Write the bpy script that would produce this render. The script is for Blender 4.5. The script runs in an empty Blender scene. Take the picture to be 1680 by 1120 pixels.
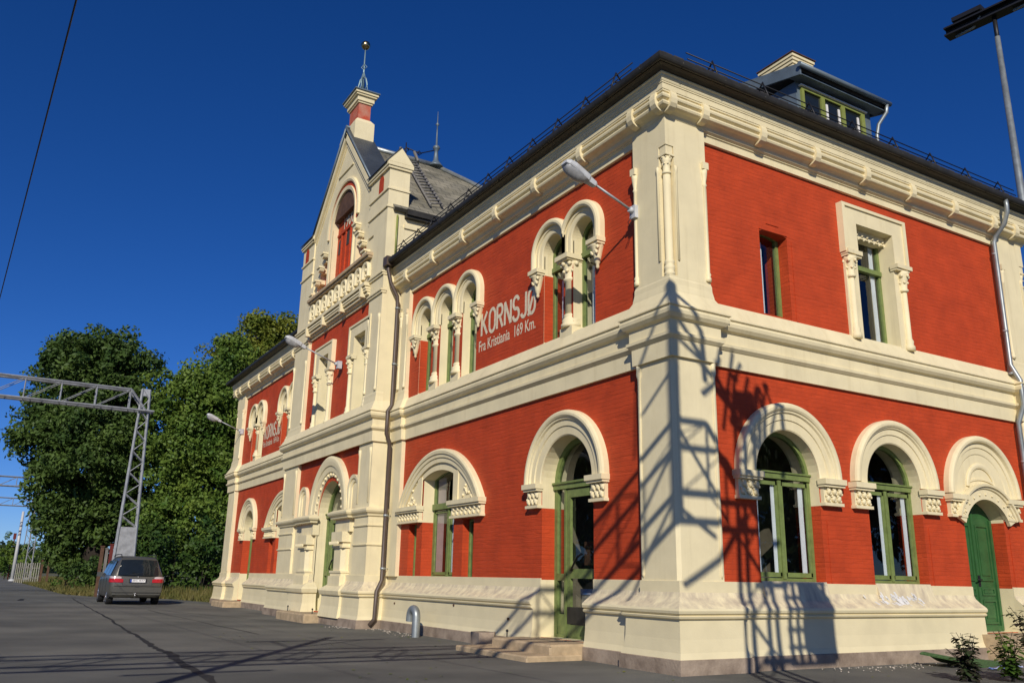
import bpy, bmesh, math, random
import numpy as np
from mathutils import Vector, Matrix
from mathutils.geometry import tessellate_polygon
R = math.radians
PI = math.pi
rng = random.Random(7)
nrg = np.random.default_rng(11)
sc = bpy.context.scene
col = sc.collection

# ------------------------------------------------------------------ camera
cam = bpy.data.cameras.new("camera")
cam.sensor_width = 36.0
cam.lens = 1397.22 / 1680 * 36
cam.clip_end = 3000
co = bpy.data.objects.new("camera", cam)
col.objects.link(co)
yaw, pitch, roll = 1.0374, 0.2711, 0.0193
Fv = Vector((-math.sin(yaw) * math.cos(pitch), math.cos(yaw) * math.cos(pitch), math.sin(pitch)))
Rv = Vector((math.cos(yaw), math.sin(yaw), 0))
Uv = Rv.cross(Fv)
R2 = Rv * math.cos(roll) + Uv * math.sin(roll)
U2 = -Rv * math.sin(roll) + Uv * math.cos(roll)
mw = Matrix((R2, U2, -Fv)).transposed().to_4x4()
mw.translation = Vector((9.4839, -8.428, 1.2))
co.matrix_world = mw
sc.camera = co

# ------------------------------------------------------------------ sky, sun, exposure
SUN_EL, SUN_AZ = 29.0, 33.0          # azimuth: from +X towards -Y
w = bpy.data.worlds.new("World")
sc.world = w
w.use_nodes = True
nt = w.node_tree
bg = nt.nodes["Background"]
sky = nt.nodes.new("ShaderNodeTexSky")
sky.sky_type = 'NISHITA'
sky.sun_disc = False
sky.sun_elevation = R(SUN_EL)
sky.sun_rotation = R(90 + SUN_AZ)
sky.altitude = 900
sky.air_density = 0.8
sky.dust_density = 0.1
sky.ozone_density = 3.2
hs = nt.nodes.new("ShaderNodeHueSaturation")
hs.inputs["Saturation"].default_value = 1.27
gm = nt.nodes.new("ShaderNodeMix")
gm.data_type = 'RGBA'
gm.blend_type = 'MULTIPLY'
gm.inputs[0].default_value = 1.0
gm.inputs[7].default_value = (0.74, 0.93, 1.42, 1)
nt.links.new(sky.outputs[0], hs.inputs["Color"])
nt.links.new(hs.outputs[0], gm.inputs[6])
nt.links.new(gm.outputs[2], bg.inputs[0])
bg.inputs[1].default_value = 0.060
sd = Vector((math.cos(R(SUN_AZ)) * math.cos(R(SUN_EL)), -math.sin(R(SUN_AZ)) * math.cos(R(SUN_EL)), math.sin(R(SUN_EL))))
sun = bpy.data.lights.new("sun", 'SUN')
sun.energy = 4.15
sun.angle = R(0.32)
sun.color = (1.0, 0.93, 0.82)
so = bpy.data.objects.new("sun", sun)
col.objects.link(so)
so.rotation_euler = sd.to_track_quat('Z', 'Y').to_euler()
sc.view_settings.view_transform = 'Standard'
sc.view_settings.look = 'None'
sc.view_settings.exposure = 0.0
sc.view_settings.gamma = 1.0
sc.render.engine = 'CYCLES'
sc.cycles.max_bounces = 6
sc.cycles.transparent_max_bounces = 12
sc.cycles.sample_clamp_indirect = 8

# ------------------------------------------------------------------ materials
MT = {}


def node(nt, t, **kw):
    n = nt.nodes.new(t)
    for k, v in kw.items():
        if k in n.inputs:
            n.inputs[k].default_value = v
        else:
            setattr(n, k, v)
    return n


def mat(name, colr, rough=0.6, metal=0.0, var=0.12, scale=6.0, bump=0.0, bscale=60.0, spec=0.4, col2=None, streak=False, uv=False):
    m = bpy.data.materials.new(name)
    m.use_nodes = True
    t = m.node_tree
    b = t.nodes["Principled BSDF"]
    b.inputs["Roughness"].default_value = rough
    b.inputs["Metallic"].default_value = metal
    b.inputs["Specular IOR Level"].default_value = spec
    tc = t.nodes.new("ShaderNodeTexCoord")
    src = tc.outputs["UV" if uv else "Object"]
    mp = t.nodes.new("ShaderNodeMapping")
    if streak:
        mp.inputs["Scale"].default_value = (1, 1, 0.15)
    t.links.new(src, mp.inputs[0])
    n1 = node(t, "ShaderNodeTexNoise", Scale=scale, Detail=6.0, Roughness=0.6)
    t.links.new(mp.outputs[0], n1.inputs["Vector"])
    mx = t.nodes.new("ShaderNodeMix")
    mx.data_type = 'RGBA'
    c = Vector(colr)
    c2 = Vector(col2) if col2 else c * (1 - 2 * var)
    hi = c * (1 + var)
    mx.inputs[6].default_value = (min(c2.x, 1), min(c2.y, 1), min(c2.z, 1), 1)
    mx.inputs[7].default_value = (min(hi.x, 1), min(hi.y, 1), min(hi.z, 1), 1)
    rp = t.nodes.new("ShaderNodeValToRGB")
    rp.color_ramp.elements[0].position = 0.3
    rp.color_ramp.elements[1].position = 0.65
    t.links.new(n1.outputs[0], rp.inputs[0])
    t.links.new(rp.outputs[0], mx.inputs[0])
    t.links.new(mx.outputs[2], b.inputs["Base Color"])
    if bump:
        n2 = node(t, "ShaderNodeTexNoise", Scale=bscale, Detail=5.0)
        t.links.new(src, n2.inputs["Vector"])
        bp = node(t, "ShaderNodeBump", Strength=bump, Distance=0.01)
        t.links.new(n2.outputs[0], bp.inputs["Height"])
        t.links.new(bp.outputs[0], b.inputs["Normal"])
    MT[name] = m
    return m


def brick_mat(name, colr):
    m = mat(name, colr, rough=0.65, var=0.09, scale=2.2, uv=True, spec=0.3)
    t = m.node_tree
    b = t.nodes["Principled BSDF"]
    tc = [n for n in t.nodes if n.type == 'TEX_COORD'][0]
    # slightly wandering joints: painted brickwork
    wn = node(t, "ShaderNodeTexNoise", Scale=4.0, Detail=4.0)
    t.links.new(tc.outputs["UV"], wn.inputs["Vector"])
    vm = t.nodes.new("ShaderNodeVectorMath")
    vm.operation = 'MULTIPLY_ADD'
    vm.inputs[1].default_value = (0.05, 0.035, 0)
    t.links.new(wn.outputs["Color"], vm.inputs[0])
    t.links.new(tc.outputs["UV"], vm.inputs[2])
    br = t.nodes.new("ShaderNodeTexBrick")
    br.inputs["Scale"].default_value = 1.0
    br.inputs["Brick Width"].default_value = 0.235
    br.inputs["Row Height"].default_value = 0.074
    br.inputs["Mortar Size"].default_value = 0.007
    br.inputs["Mortar Smooth"].default_value = 0.6
    br.inputs["Bias"].default_value = 0.0
    br.inputs["Color1"].default_value = (1, 1, 1, 1)
    br.inputs["Color2"].default_value = (0.72, 0.72, 0.72, 1)
    br.inputs["Mortar"].default_value = (0.0, 0.0, 0.0, 1)
    t.links.new(vm.outputs[0], br.inputs["Vector"])
    n3 = node(t, "ShaderNodeTexNoise", Scale=40.0, Detail=4.0)
    t.links.new(tc.outputs["UV"], n3.inputs["Vector"])
    mpd = t.nodes.new("ShaderNodeMapping")
    mpd.inputs["Scale"].default_value = (2.2, 13.5, 1)
    t.links.new(tc.outputs["UV"], mpd.inputs[0])
    n4 = node(t, "ShaderNodeTexNoise", Scale=1.0, Detail=3.0)
    t.links.new(mpd.outputs[0], n4.inputs["Vector"])
    r4 = t.nodes.new("ShaderNodeValToRGB")
    r4.color_ramp.elements[0].position = 0.34
    r4.color_ramp.elements[1].position = 0.46
    t.links.new(n4.outputs[0], r4.inputs[0])
    ma = node(t, "ShaderNodeMath", operation='MULTIPLY_ADD')
    ma.inputs[1].default_value = 0.6
    t.links.new(n3.outputs[0], ma.inputs[0])
    t.links.new(br.outputs["Color"], ma.inputs[2])
    bp = node(t, "ShaderNodeBump", Strength=0.42, Distance=0.011)
    m5 = node(t, "ShaderNodeMath", operation='MULTIPLY_ADD')
    m5.inputs[1].default_value = 1.0
    t.links.new(r4.outputs[0], m5.inputs[0])
    t.links.new(ma.outputs[0], m5.inputs[2])
    t.links.new(m5.outputs[0], bp.inputs["Height"])
    t.links.new(bp.outputs[0], b.inputs["Normal"])
    # joints a touch darker, some bricks with rubbed paint
    mx = t.nodes.new("ShaderNodeMix")
    mx.data_type = 'RGBA'
    mx.blend_type = 'MULTIPLY'
    mx.inputs[0].default_value = 0.12
    old = b.inputs["Base Color"].links[0].from_socket
    t.links.new(old, mx.inputs[6])
    t.links.new(br.outputs["Color"], mx.inputs[7])
    t.links.new(mx.outputs[2], b.inputs["Base Color"])
    return m


brick_mat("red_brick", (0.49, 0.058, 0.014))
mat("cream", (0.77, 0.67, 0.42), rough=0.6, var=0.045, scale=1.6, bump=0.12, bscale=30, spec=0.3)
m = MT["cream"]
t = m.node_tree
b = t.nodes["Principled BSDF"]
tc = [n for n in t.nodes if n.type == 'TEX_COORD'][0]
mp2 = t.nodes.new("ShaderNodeMapping")
mp2.inputs["Scale"].default_value = (7, 7, 0.5)
t.links.new(tc.outputs["Object"], mp2.inputs[0])
ns2 = node(t, "ShaderNodeTexNoise", Scale=1.0, Detail=5.0, Roughness=0.7)
t.links.new(mp2.outputs[0], ns2.inputs["Vector"])
r2 = t.nodes.new("ShaderNodeValToRGB")
r2.color_ramp.elements[0].position = 0.33
r2.color_ramp.elements[0].color = (0.86, 0.84, 0.80, 1)
r2.color_ramp.elements[1].position = 0.48
t.links.new(ns2.outputs[0], r2.inputs[0])
mx2 = t.nodes.new("ShaderNodeMix")
mx2.data_type = 'RGBA'
mx2.blend_type = 'MULTIPLY'
mx2.inputs[0].default_value = 0.5
t.links.new(b.inputs["Base Color"].links[0].from_socket, mx2.inputs[6])
t.links.new(r2.outputs[0], mx2.inputs[7])
t.links.new(mx2.outputs[2], b.inputs["Base Color"])
mat("cream_stained", (0.735, 0.64, 0.40), rough=0.65, var=0.04, scale=2.0, bump=0.15, bscale=40)
mat("cream_weathered", (0.74, 0.64, 0.41), rough=0.7, var=0.05, scale=7.0, bump=0.25, bscale=40, streak=True, col2=(0.47, 0.39, 0.28))
mat("cream_flaked", (0.70, 0.55, 0.42), rough=0.8, var=0.12, scale=5.0, bump=0.4, bscale=30, col2=(0.72, 0.70, 0.68))
mat("red_flaked", (0.42, 0.06, 0.025), rough=0.8, var=0.1, scale=2.5, bump=0.4, bscale=30, col2=(0.46, 0.22, 0.15))
mat("granite", (0.30, 0.235, 0.175), rough=0.85, var=0.25, scale=3.0, bump=0.7, bscale=26, col2=(0.17, 0.125, 0.09))
mat("step_stone", (0.44, 0.33, 0.20), rough=0.85, var=0.15, scale=5, bump=0.4, bscale=50)
mat("green_frame", (0.165, 0.215, 0.065), rough=0.45, var=0.12, scale=8, bump=0.1)
mat("dark_green", (0.035, 0.115, 0.035), rough=0.4, var=0.1, scale=5, bump=0.1)
mat("bright_green", (0.22, 0.25, 0.06), rough=0.45, var=0.1)
mat("gutter_metal", (0.042, 0.039, 0.032), rough=0.5, var=0.15, metal=0.3)
mat("brown_pipe", (0.085, 0.06, 0.045), rough=0.45, var=0.1)
mat("zinc", (0.33, 0.36, 0.36), rough=0.45, metal=0.6, var=0.15, scale=3)
mat("black_iron", (0.012, 0.012, 0.014), rough=0.5, var=0.1)
mat("roof_tile", (0.05, 0.045, 0.042), rough=0.7, var=0.2, bump=0.3, bscale=12)
mat("sheet_grey", (0.055, 0.065, 0.075), rough=0.45, var=0.12, scale=2, metal=0.2)
mat("sheet_blue", (0.14, 0.18, 0.21), rough=0.45, var=0.12, scale=2, metal=0.2)
mat("galv_steel", (0.36, 0.37, 0.38), rough=0.5, metal=0.4, var=0.15, scale=4)
mat("lamp_grey", (0.50, 0.51, 0.52), rough=0.45, var=0.08)
mat("lamp_bowl", (0.30, 0.30, 0.30), rough=0.25, var=0.15, scale=12, spec=0.6)
mat("picket_paint", (0.24, 0.23, 0.19), rough=0.8, var=0.25, scale=9)
mat("white_paint", (0.74, 0.72, 0.68), rough=0.6, var=0.06)
mat("sign_cream", (0.72, 0.62, 0.44), rough=0.7, var=0.12, scale=14)
mat("curtain", (0.86, 0.86, 0.88), rough=0.9, var=0.05, scale=3)
mat("curtain_pink", (0.62, 0.46, 0.42), rough=0.9, var=0.08, scale=3)
mat("interior", (0.22, 0.18, 0.13), rough=0.9, var=0.1)
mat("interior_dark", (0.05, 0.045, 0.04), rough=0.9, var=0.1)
mat("old_wood", (0.19, 0.18, 0.165), rough=0.85, var=0.25, scale=10, streak=True)
mat("brown_wood", (0.10, 0.05, 0.028), rough=0.8, var=0.2)
mat("bronze", (0.45, 0.34, 0.18), rough=0.25, metal=1.0, var=0.1)
mat("verdigris", (0.25, 0.36, 0.38), rough=0.5, metal=0.5, var=0.15)
mat("rubber", (0.012, 0.012, 0.013), rough=0.8, var=0.1)
mat("car_paint", (0.145, 0.14, 0.12), rough=0.28, metal=0.55, var=0.03, spec=0.6)
mat("car_trim", (0.02, 0.02, 0.022), rough=0.6, var=0.05)
mat("rim_metal", (0.5, 0.5, 0.5), rough=0.3, metal=0.9, var=0.05)
mat("tail_red", (0.45, 0.01, 0.02), rough=0.2, var=0.05, spec=0.7)
mat("tail_clear", (0.5, 0.42, 0.42), rough=0.15, var=0.05, spec=0.7)
mat("plate_white", (0.8, 0.8, 0.8), rough=0.4, var=0.02)
mat("plate_blue", (0.02, 0.06, 0.35), rough=0.4, var=0.02)
mat("bark", (0.035, 0.027, 0.02), rough=0.95, var=0.3, scale=9, bump=0.8, bscale=18, streak=True)
mat("turf_green", (0.06, 0.13, 0.04), rough=0.95, var=0.2, scale=30, bump=0.6, bscale=300)
mat("rag_blue", (0.05, 0.16, 0.42), rough=0.8, var=0.2, scale=9, col2=(0.6, 0.55, 0.6))
mat("signal_red", (0.13, 0.02, 0.015), rough=0.5, var=0.1)
mat("rubble", (0.42, 0.37, 0.31), rough=0.95, var=0.3, scale=40)
mat("dry_soil", (0.12, 0.10, 0.055), rough=1.0, var=0.25, scale=3, bump=0.5, col2=(0.05, 0.075, 0.022))
mat("crack_tar", (0.022, 0.021, 0.02), rough=0.75, var=0.2, scale=14, bump=0.3)

# slates with lichen
m = mat("slate", (0.25, 0.225, 0.165), rough=0.8, var=0.3, scale=1.3, uv=True, col2=(0.12, 0.115, 0.09))
t = m.node_tree
b = t.nodes["Principled BSDF"]
tc = [n for n in t.nodes if n.type == 'TEX_COORD'][0]
br = t.nodes.new("ShaderNodeTexBrick")
for k, v in (("Scale", 1.0), ("Brick Width", 0.42), ("Row Height", 0.27), ("Mortar Size", 0.012), ("Mortar Smooth", 0.3)):
    br.inputs[k].default_value = v
br.inputs["Color1"].default_value = (1, 1, 1, 1)
br.inputs["Color2"].default_value = (0.55, 0.55, 0.5, 1)
br.inputs["Mortar"].default_value = (0.1, 0.1, 0.1, 1)
t.links.new(tc.outputs["UV"], br.inputs["Vector"])
mx = t.nodes.new("ShaderNodeMix")
mx.data_type = 'RGBA'
mx.blend_type = 'MULTIPLY'
mx.inputs[0].default_value = 0.75
t.links.new(b.inputs["Base Color"].links[0].from_socket, mx.inputs[6])
t.links.new(br.outputs["Color"], mx.inputs[7])
t.links.new(mx.outputs[2], b.inputs["Base Color"])
bp = node(t, "ShaderNodeBump", Strength=0.6, Distance=0.02)
t.links.new(br.outputs["Color"], bp.inputs["Height"])
t.links.new(bp.outputs[0], b.inputs["Normal"])

# glass: glossy reflections over a tinted clear pane
m = bpy.data.materials.new("glass")
m.use_nodes = True
t = m.node_tree
t.nodes.clear()
out = t.nodes.new("ShaderNodeOutputMaterial")
gl = t.nodes.new("ShaderNodeBsdfGlossy")
gl.inputs["Roughness"].default_value = 0.02
gl.inputs["Color"].default_value = (0.9, 0.95, 1, 1)
tr = t.nodes.new("ShaderNodeBsdfTransparent")
tr.inputs["Color"].default_value = (0.72, 0.76, 0.76, 1)
geo = t.nodes.new("ShaderNodeNewGeometry")
dp = t.nodes.new("ShaderNodeVectorMath")
dp.operation = 'DOT_PRODUCT'
t.links.new(geo.outputs["Incoming"], dp.inputs[0])
t.links.new(geo.outputs["Normal"], dp.inputs[1])
ab = node(t, "ShaderNodeMath", operation='ABSOLUTE')
t.links.new(dp.outputs["Value"], ab.inputs[0])
om = node(t, "ShaderNodeMath", operation='SUBTRACT')
om.inputs[0].default_value = 1.0
t.links.new(ab.outputs[0], om.inputs[1])
pw = node(t, "ShaderNodeMath", operation='POWER')
pw.inputs[1].default_value = 4.0
t.links.new(om.outputs[0], pw.inputs[0])
fr = node(t, "ShaderNodeMath", operation='MULTIPLY_ADD')
fr.inputs[1].default_value = 0.9
fr.inputs[2].default_value = 0.07
t.links.new(pw.outputs[0], fr.inputs[0])
mxs = t.nodes.new("ShaderNodeMixShader")
t.links.new(fr.outputs[0], mxs.inputs[0])
t.links.new(tr.outputs[0], mxs.inputs[1])
t.links.new(gl.outputs[0], mxs.inputs[2])
t.links.new(mxs.outputs[0], out.inputs[0])
tcg = t.nodes.new("ShaderNodeTexCoord")
ng = node(t, "ShaderNodeTexNoise", Scale=1.7, Detail=1.0)
bg2 = node(t, "ShaderNodeBump", Strength=0.12, Distance=0.05)
t.links.new(tcg.outputs["Object"], ng.inputs["Vector"])
t.links.new(ng.outputs[0], bg2.inputs["Height"])
t.links.new(bg2.outputs[0], gl.inputs["Normal"])
MT["glass"] = m
mat("car_glass", (0.012, 0.016, 0.018), rough=0.05, var=0.05, spec=0.45)

# asphalt
m = mat("asphalt", (0.132, 0.131, 0.115), rough=0.9, var=0.13, scale=0.45, bump=0.35, bscale=160)
t = m.node_tree
b = t.nodes["Principled BSDF"]
tc = [n for n in t.nodes if n.type == 'TEX_COORD'][0]
ns = node(t, "ShaderNodeTexNoise", Scale=85.0, Detail=4.0)
t.links.new(tc.outputs["Object"], ns.inputs["Vector"])
mx = t.nodes.new("ShaderNodeMix")
mx.data_type = 'RGBA'
mx.blend_type = 'OVERLAY'
mx.inputs[0].default_value = 0.5
t.links.new(b.inputs["Base Color"].links[0].from_socket, mx.inputs[6])
t.links.new(ns.outputs[0], mx.inputs[7])
t.links.new(mx.outputs[2], b.inputs["Base Color"])

vo = t.nodes.new("ShaderNodeTexVoronoi")
vo.inputs["Scale"].default_value = 11.0
t.links.new(tc.outputs["Object"], vo.inputs["Vector"])
rv = t.nodes.new("ShaderNodeValToRGB")
rv.color_ramp.elements[0].position = 0.03
rv.color_ramp.elements[0].color = (0.30, 0.28, 0.24, 1)
rv.color_ramp.elements[1].position = 0.07
rv.color_ramp.elements[1].color = (0, 0, 0, 1)
t.links.new(vo.outputs["Distance"], rv.inputs[0])
big = node(t, "ShaderNodeTexNoise", Scale=0.22, Detail=4.0, Roughness=0.65)
t.links.new(tc.outputs["Object"], big.inputs["Vector"])
rb = t.nodes.new("ShaderNodeValToRGB")
rb.color_ramp.elements[0].position = 0.40
rb.color_ramp.elements[0].color = (0.80, 0.80, 0.80, 1)
rb.color_ramp.elements[1].position = 0.60
rb.color_ramp.elements[1].color = (1.08, 1.06, 1.02, 1)
t.links.new(big.outputs[0], rb.inputs[0])
m1 = t.nodes.new("ShaderNodeMix")
m1.data_type = 'RGBA'
m1.blend_type = 'MULTIPLY'
m1.inputs[0].default_value = 1.0
t.links.new(b.inputs["Base Color"].links[0].from_socket, m1.inputs[6])
t.links.new(rb.outputs[0], m1.inputs[7])
m2 = t.nodes.new("ShaderNodeMix")
m2.data_type = 'RGBA'
m2.blend_type = 'ADD'
m2.inputs[0].default_value = 0.55
t.links.new(m1.outputs[2], m2.inputs[6])
t.links.new(rv.outputs[0], m2.inputs[7])
t.links.new(m2.outputs[2], b.inputs["Base Color"])


def leaf_mat(name, c1, c2, scale=0.35):
    m = bpy.data.materials.new(name)
    m.use_nodes = True
    t = m.node_tree
    t.nodes.clear()
    out = t.nodes.new("ShaderNodeOutputMaterial")
    tc = t.nodes.new("ShaderNodeTexCoord")
    n1 = node(t, "ShaderNodeTexNoise", Scale=scale, Detail=7.0, Roughness=0.75)
    t.links.new(tc.outputs["Object"], n1.inputs["Vector"])
    rp = t.nodes.new("ShaderNodeValToRGB")
    rp.color_ramp.elements[0].position = 0.36
    rp.color_ramp.elements[0].color = (*c1, 1)
    rp.color_ramp.elements[1].position = 0.68
    rp.color_ramp.elements[1].color = (*c2, 1)
    t.links.new(n1.outputs[0], rp.inputs[0])
    p = t.nodes.new("ShaderNodeBsdfPrincipled")
    p.inputs["Roughness"].default_value = 0.55
    p.inputs["Specular IOR Level"].default_value = 0.25
    t.links.new(rp.outputs[0], p.inputs["Base Color"])
    tl = t.nodes.new("ShaderNodeBsdfTranslucent")
    t.links.new(rp.outputs[0], tl.inputs["Color"])
    ms = t.nodes.new("ShaderNodeMixShader")
    ms.inputs[0].default_value = 0.25
    t.links.new(p.outputs[0], ms.inputs[1])
    t.links.new(tl.outputs[0], ms.inputs[2])
    t.links.new(ms.outputs[0], out.inputs[0])
    MT[name] = m


leaf_mat("leaf_dark", (0.036, 0.076, 0.018), (0.115, 0.175, 0.034), 0.5)
leaf_mat("leaf_mid", (0.05, 0.115, 0.018), (0.19, 0.26, 0.04), 0.45)
leaf_mat("leaf_yellow", (0.075, 0.13, 0.018), (0.26, 0.26, 0.035), 0.5)
leaf_mat("leaf_shrub", (0.025, 0.065, 0.012), (0.085, 0.14, 0.025))
leaf_mat("leaf_purple", (0.045, 0.02, 0.025), (0.05, 0.11, 0.03), 9.0)
leaf_mat("grass_dry", (0.075, 0.10, 0.02), (0.26, 0.20, 0.07), 0.8)
leaf_mat("hill_leaf", (0.03, 0.055, 0.02), (0.075, 0.10, 0.035), 0.1)


# ------------------------------------------------------------------ mesh helpers
def fA(y0=0.0):
    return lambda s, z, d: (s, y0 - d, z)


def fB(x0=0.0):
    return lambda s, z, d: (x0 + d, s, z)


def fBack(y0):
    return lambda s, z, d: (-s, y0 + d, z)


def fW(s, z, d):
    return (s, d, z)                       # plain world coordinates given as (x, z, y)


class M:
    def __init__(self, frame=None):
        self.v, self.f, self.uv, self.mi, self.sm = [], [], [], [], []
        self.fr = frame

    def P(self, s, z, d):
        self.v.append(self.fr(s, z, d) if self.fr else (s, z, d))
        self.uvs = None
        self.uv.append((s + d, z) if self.fr else (s, z))
        return len(self.v) - 1

    def W(self, p, uv=(0, 0)):
        self.v.append(tuple(p))
        self.uv.append(uv)
        return len(self.v) - 1

    def face(self, idx, mi=0, sm=False):
        self.f.append(tuple(idx))
        self.mi.append(mi)
        self.sm.append(sm)

    def box(self, s0, s1, z0, z1, d0, d1, mi=0):
        i = [self.P(s, z, d) for z in (z0, z1) for d in (d0, d1) for s in (s0, s1)]
        for q in ((0, 1, 3, 2), (4, 6, 7, 5), (2, 3, 7, 6), (0, 4, 5, 1), (0, 2, 6, 4), (1, 5, 7, 3)):
            self.face([i[k] for k in q], mi)

    def poly_extrude(self, pts, d0, d1, mi=0):
        """prism of a (s,z) outline between depths"""
        n = len(pts)
        a = [self.P(s, z, d0) for s, z in pts]
        b = [self.P(s, z, d1) for s, z in pts]
        self.face(list(reversed(a)), mi)
        self.face(b, mi)
        for k in range(n):
            self.face([a[k], a[(k + 1) % n], b[(k + 1) % n], b[k]], mi)

    def plan_prism(self, pts, z0, z1, mi=0):
        """prism of a world (x,y) outline between heights"""
        n = len(pts)
        a = [self.W((x, y, z0), (x + y, z0)) for x, y in pts]
        b = [self.W((x, y, z1), (x + y, z1)) for x, y in pts]
        self.face(list(reversed(a)), mi)
        self.face(b, mi)
        for k in range(n):
            self.face([a[k], a[(k + 1) % n], b[(k + 1) % n], b[k]], mi)

    def tube(self, pts, r, n=8, cap=True, sm=True, mi=0):
        """tube through WORLD points; r number or list"""
        pts = [Vector(p) for p in pts]
        rs = r if isinstance(r, (list, tuple)) else [r] * len(pts)
        rings = []
        up = None
        for k, p in enumerate(pts):
            if k == 0:
                dv = pts[1] - p
            elif k == len(pts) - 1:
                dv = p - pts[-2]
            else:
                dv = (pts[k + 1] - p).normalized() + (p - pts[k - 1]).normalized()
            dv.normalize()
            if up is None:
                up = Vector((0, 0, 1)) if abs(dv.z) < 0.9 else Vector((1, 0, 0))
            a = dv.cross(up)
            if a.length < 1e-4:
                a = dv.cross(Vector((0, 1, 0.1)))
            a.normalize()
            bb = a.cross(dv).normalized()
            up = bb
            rings.append([self.W(p + (a * math.cos(2 * PI * j / n) + bb * math.sin(2 * PI * j / n)) * rs[k], (j / n, k)) for j in range(n)])
        for k in range(len(rings) - 1):
            for j in range(n):
                self.face([rings[k][j], rings[k][(j + 1) % n], rings[k + 1][(j + 1) % n], rings[k + 1][j]], mi, sm)
        if cap:
            self.face(list(reversed(rings[0])), mi)
            self.face(rings[-1], mi)

    def lathe(self, c, prof, n=14, mi=0, sm=True, a0=0, a1=2 * PI):
        """vertical lathe at world (x,y); prof [(r,z)]"""
        x, y = c
        rings = []
        full = abs(a1 - a0 - 2 * PI) < 1e-6
        cnt = n if full else n + 1
        for r, z in prof:
            rings.append([self.W((x + r * math.cos(a0 + (a1 - a0) * j / n), y + r * math.sin(a0 + (a1 - a0) * j / n), z), (j * .05, z)) for j in range(cnt)])
        for k in range(len(rings) - 1):
            for j in range(n):
                self.face([rings[k][j], rings[k][(j + 1) % cnt], rings[k + 1][(j + 1) % cnt], rings[k + 1][j]], mi, sm)
        self.face(list(reversed(rings[0])), mi)
        self.face(rings[-1], mi)

    def sphere(self, c, r, n=10, m=7, mi=0, sz=1.0):
        prof = []
        x, y, z = c
        for k in range(m + 1):
            a = -PI / 2 + PI * k / m
            prof.append((max(r * math.cos(a), 1e-3), z + r * sz * math.sin(a)))
        self.lathe((x, y), prof, n, mi)

    def arch(self, cs, zs, prof, a0=0.0, a1=PI, n=28, legs=0.0, mi=0, closed=True):
        """sweep a (r,d) profile round an arch in the facade plane"""
        rings = []
        if legs:
            rings.append([(cs + r * math.cos(a0), zs - legs, d) for r, d in prof])
        for k in range(n + 1):
            a = a0 + (a1 - a0) * k / n
            rings.append([(cs + r * math.cos(a), zs + r * math.sin(a), d) for r, d in prof])
        if legs:
            rings.append([(cs + r * math.cos(a1), zs - legs, d) for r, d in prof])
        ids = [[self.P(*p) for p in rg] for rg in rings]
        np_ = len(prof)
        for k in range(len(ids) - 1):
            for j in range(np_ if closed else np_ - 1):
                jj = (j + 1) % np_
                self.face([ids[k][j], ids[k][jj], ids[k + 1][jj], ids[k + 1][j]], mi, False)
        if closed:
            self.face(list(reversed(ids[0])), mi)
            self.face(ids[-1], mi)

    def sweep(self, path, prof, mi=0, cap=True, sm=False, closed=True):
        """sweep (p,z) profile along a world plan path, p outward to the right"""
        n = len(path)
        P_ = [Vector((x, y)) for x, y in path]
        rows = []
        L = 0
        for k in range(n):
            if k:
                L += (P_[k] - P_[k - 1]).length
            ns = []
            if k > 0:
                d = (P_[k] - P_[k - 1]).normalized()
                ns.append(Vector((d.y, -d.x)))
            if k < n - 1:
                d = (P_[k + 1] - P_[k]).normalized()
                ns.append(Vector((d.y, -d.x)))
            if len(ns) == 2:
                o = (ns[0] + ns[1]) / (1 + ns[0].dot(ns[1]))
            else:
                o = ns[0]
            rows.append([self.W((P_[k].x + o.x * p, P_[k].y + o.y * p, z), (L, z)) for p, z in prof])
        m_ = len(prof)
        for k in range(n - 1):
            for j in range(m_ if closed else m_ - 1):
                jj = (j + 1) % m_
                self.face([rows[k][j], rows[k][jj], rows[k + 1][jj], rows[k + 1][j]], mi, sm)
        if cap and closed:
            self.face(list(reversed(rows[0])), mi)
            self.face(rows[-1], mi)

    def build(self, name, mats, parent=None, fix=True):
        me = bpy.data.meshes.new(name)
        me.from_pydata(self.v, [], self.f)
        uvl = me.uv_layers.new(name="UVMap")
        li = np.empty(len(me.loops), dtype=np.int32)
        me.loops.foreach_get("vertex_index", li)
        uv = np.array(self.uv, dtype=np.float32)[li]
        uvl.data.foreach_set("uv", uv.ravel())
        me.polygons.foreach_set("material_index", np.array(self.mi, dtype=np.int32))
        me.polygons.foreach_set("use_smooth", np.array(self.sm, dtype=bool))
        for mm in ([mats] if isinstance(mats, str) else mats):
            me.materials.append(MT[mm])
        if fix:
            bm = bmesh.new()
            bm.from_mesh(me)
            bmesh.ops.recalc_face_normals(bm, faces=bm.faces)
            bm.to_mesh(me)
            bm.free()
        me.update()
        o = bpy.data.objects.new(name, me)
        col.objects.link(o)
        if parent:
            o.parent = parent
            o.matrix_parent_inverse = Matrix.Translation(-parent.location) if not parent.parent else Matrix.Identity(4)
        return o


def tag(o, label=None, cat=None, group=None, kind=None):
    for k, v in (("label", label), ("category", cat), ("group", group), ("kind", kind)):
        if v:
            o[k] = v
    return o


def empty(name, loc=(0, 0, 0)):
    o = bpy.data.objects.new(name, None)
    o.location = loc
    o.empty_display_size = 0.3
    col.objects.link(o)
    return o


def copy_tree(o, parent=None, keep=False):
    c = o.copy()
    col.objects.link(c)
    if parent:
        c.parent = parent
        c.matrix_parent_inverse = o.matrix_parent_inverse.copy()
    for ch in list(o.children):
        copy_tree(ch, c)
    return c


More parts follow.
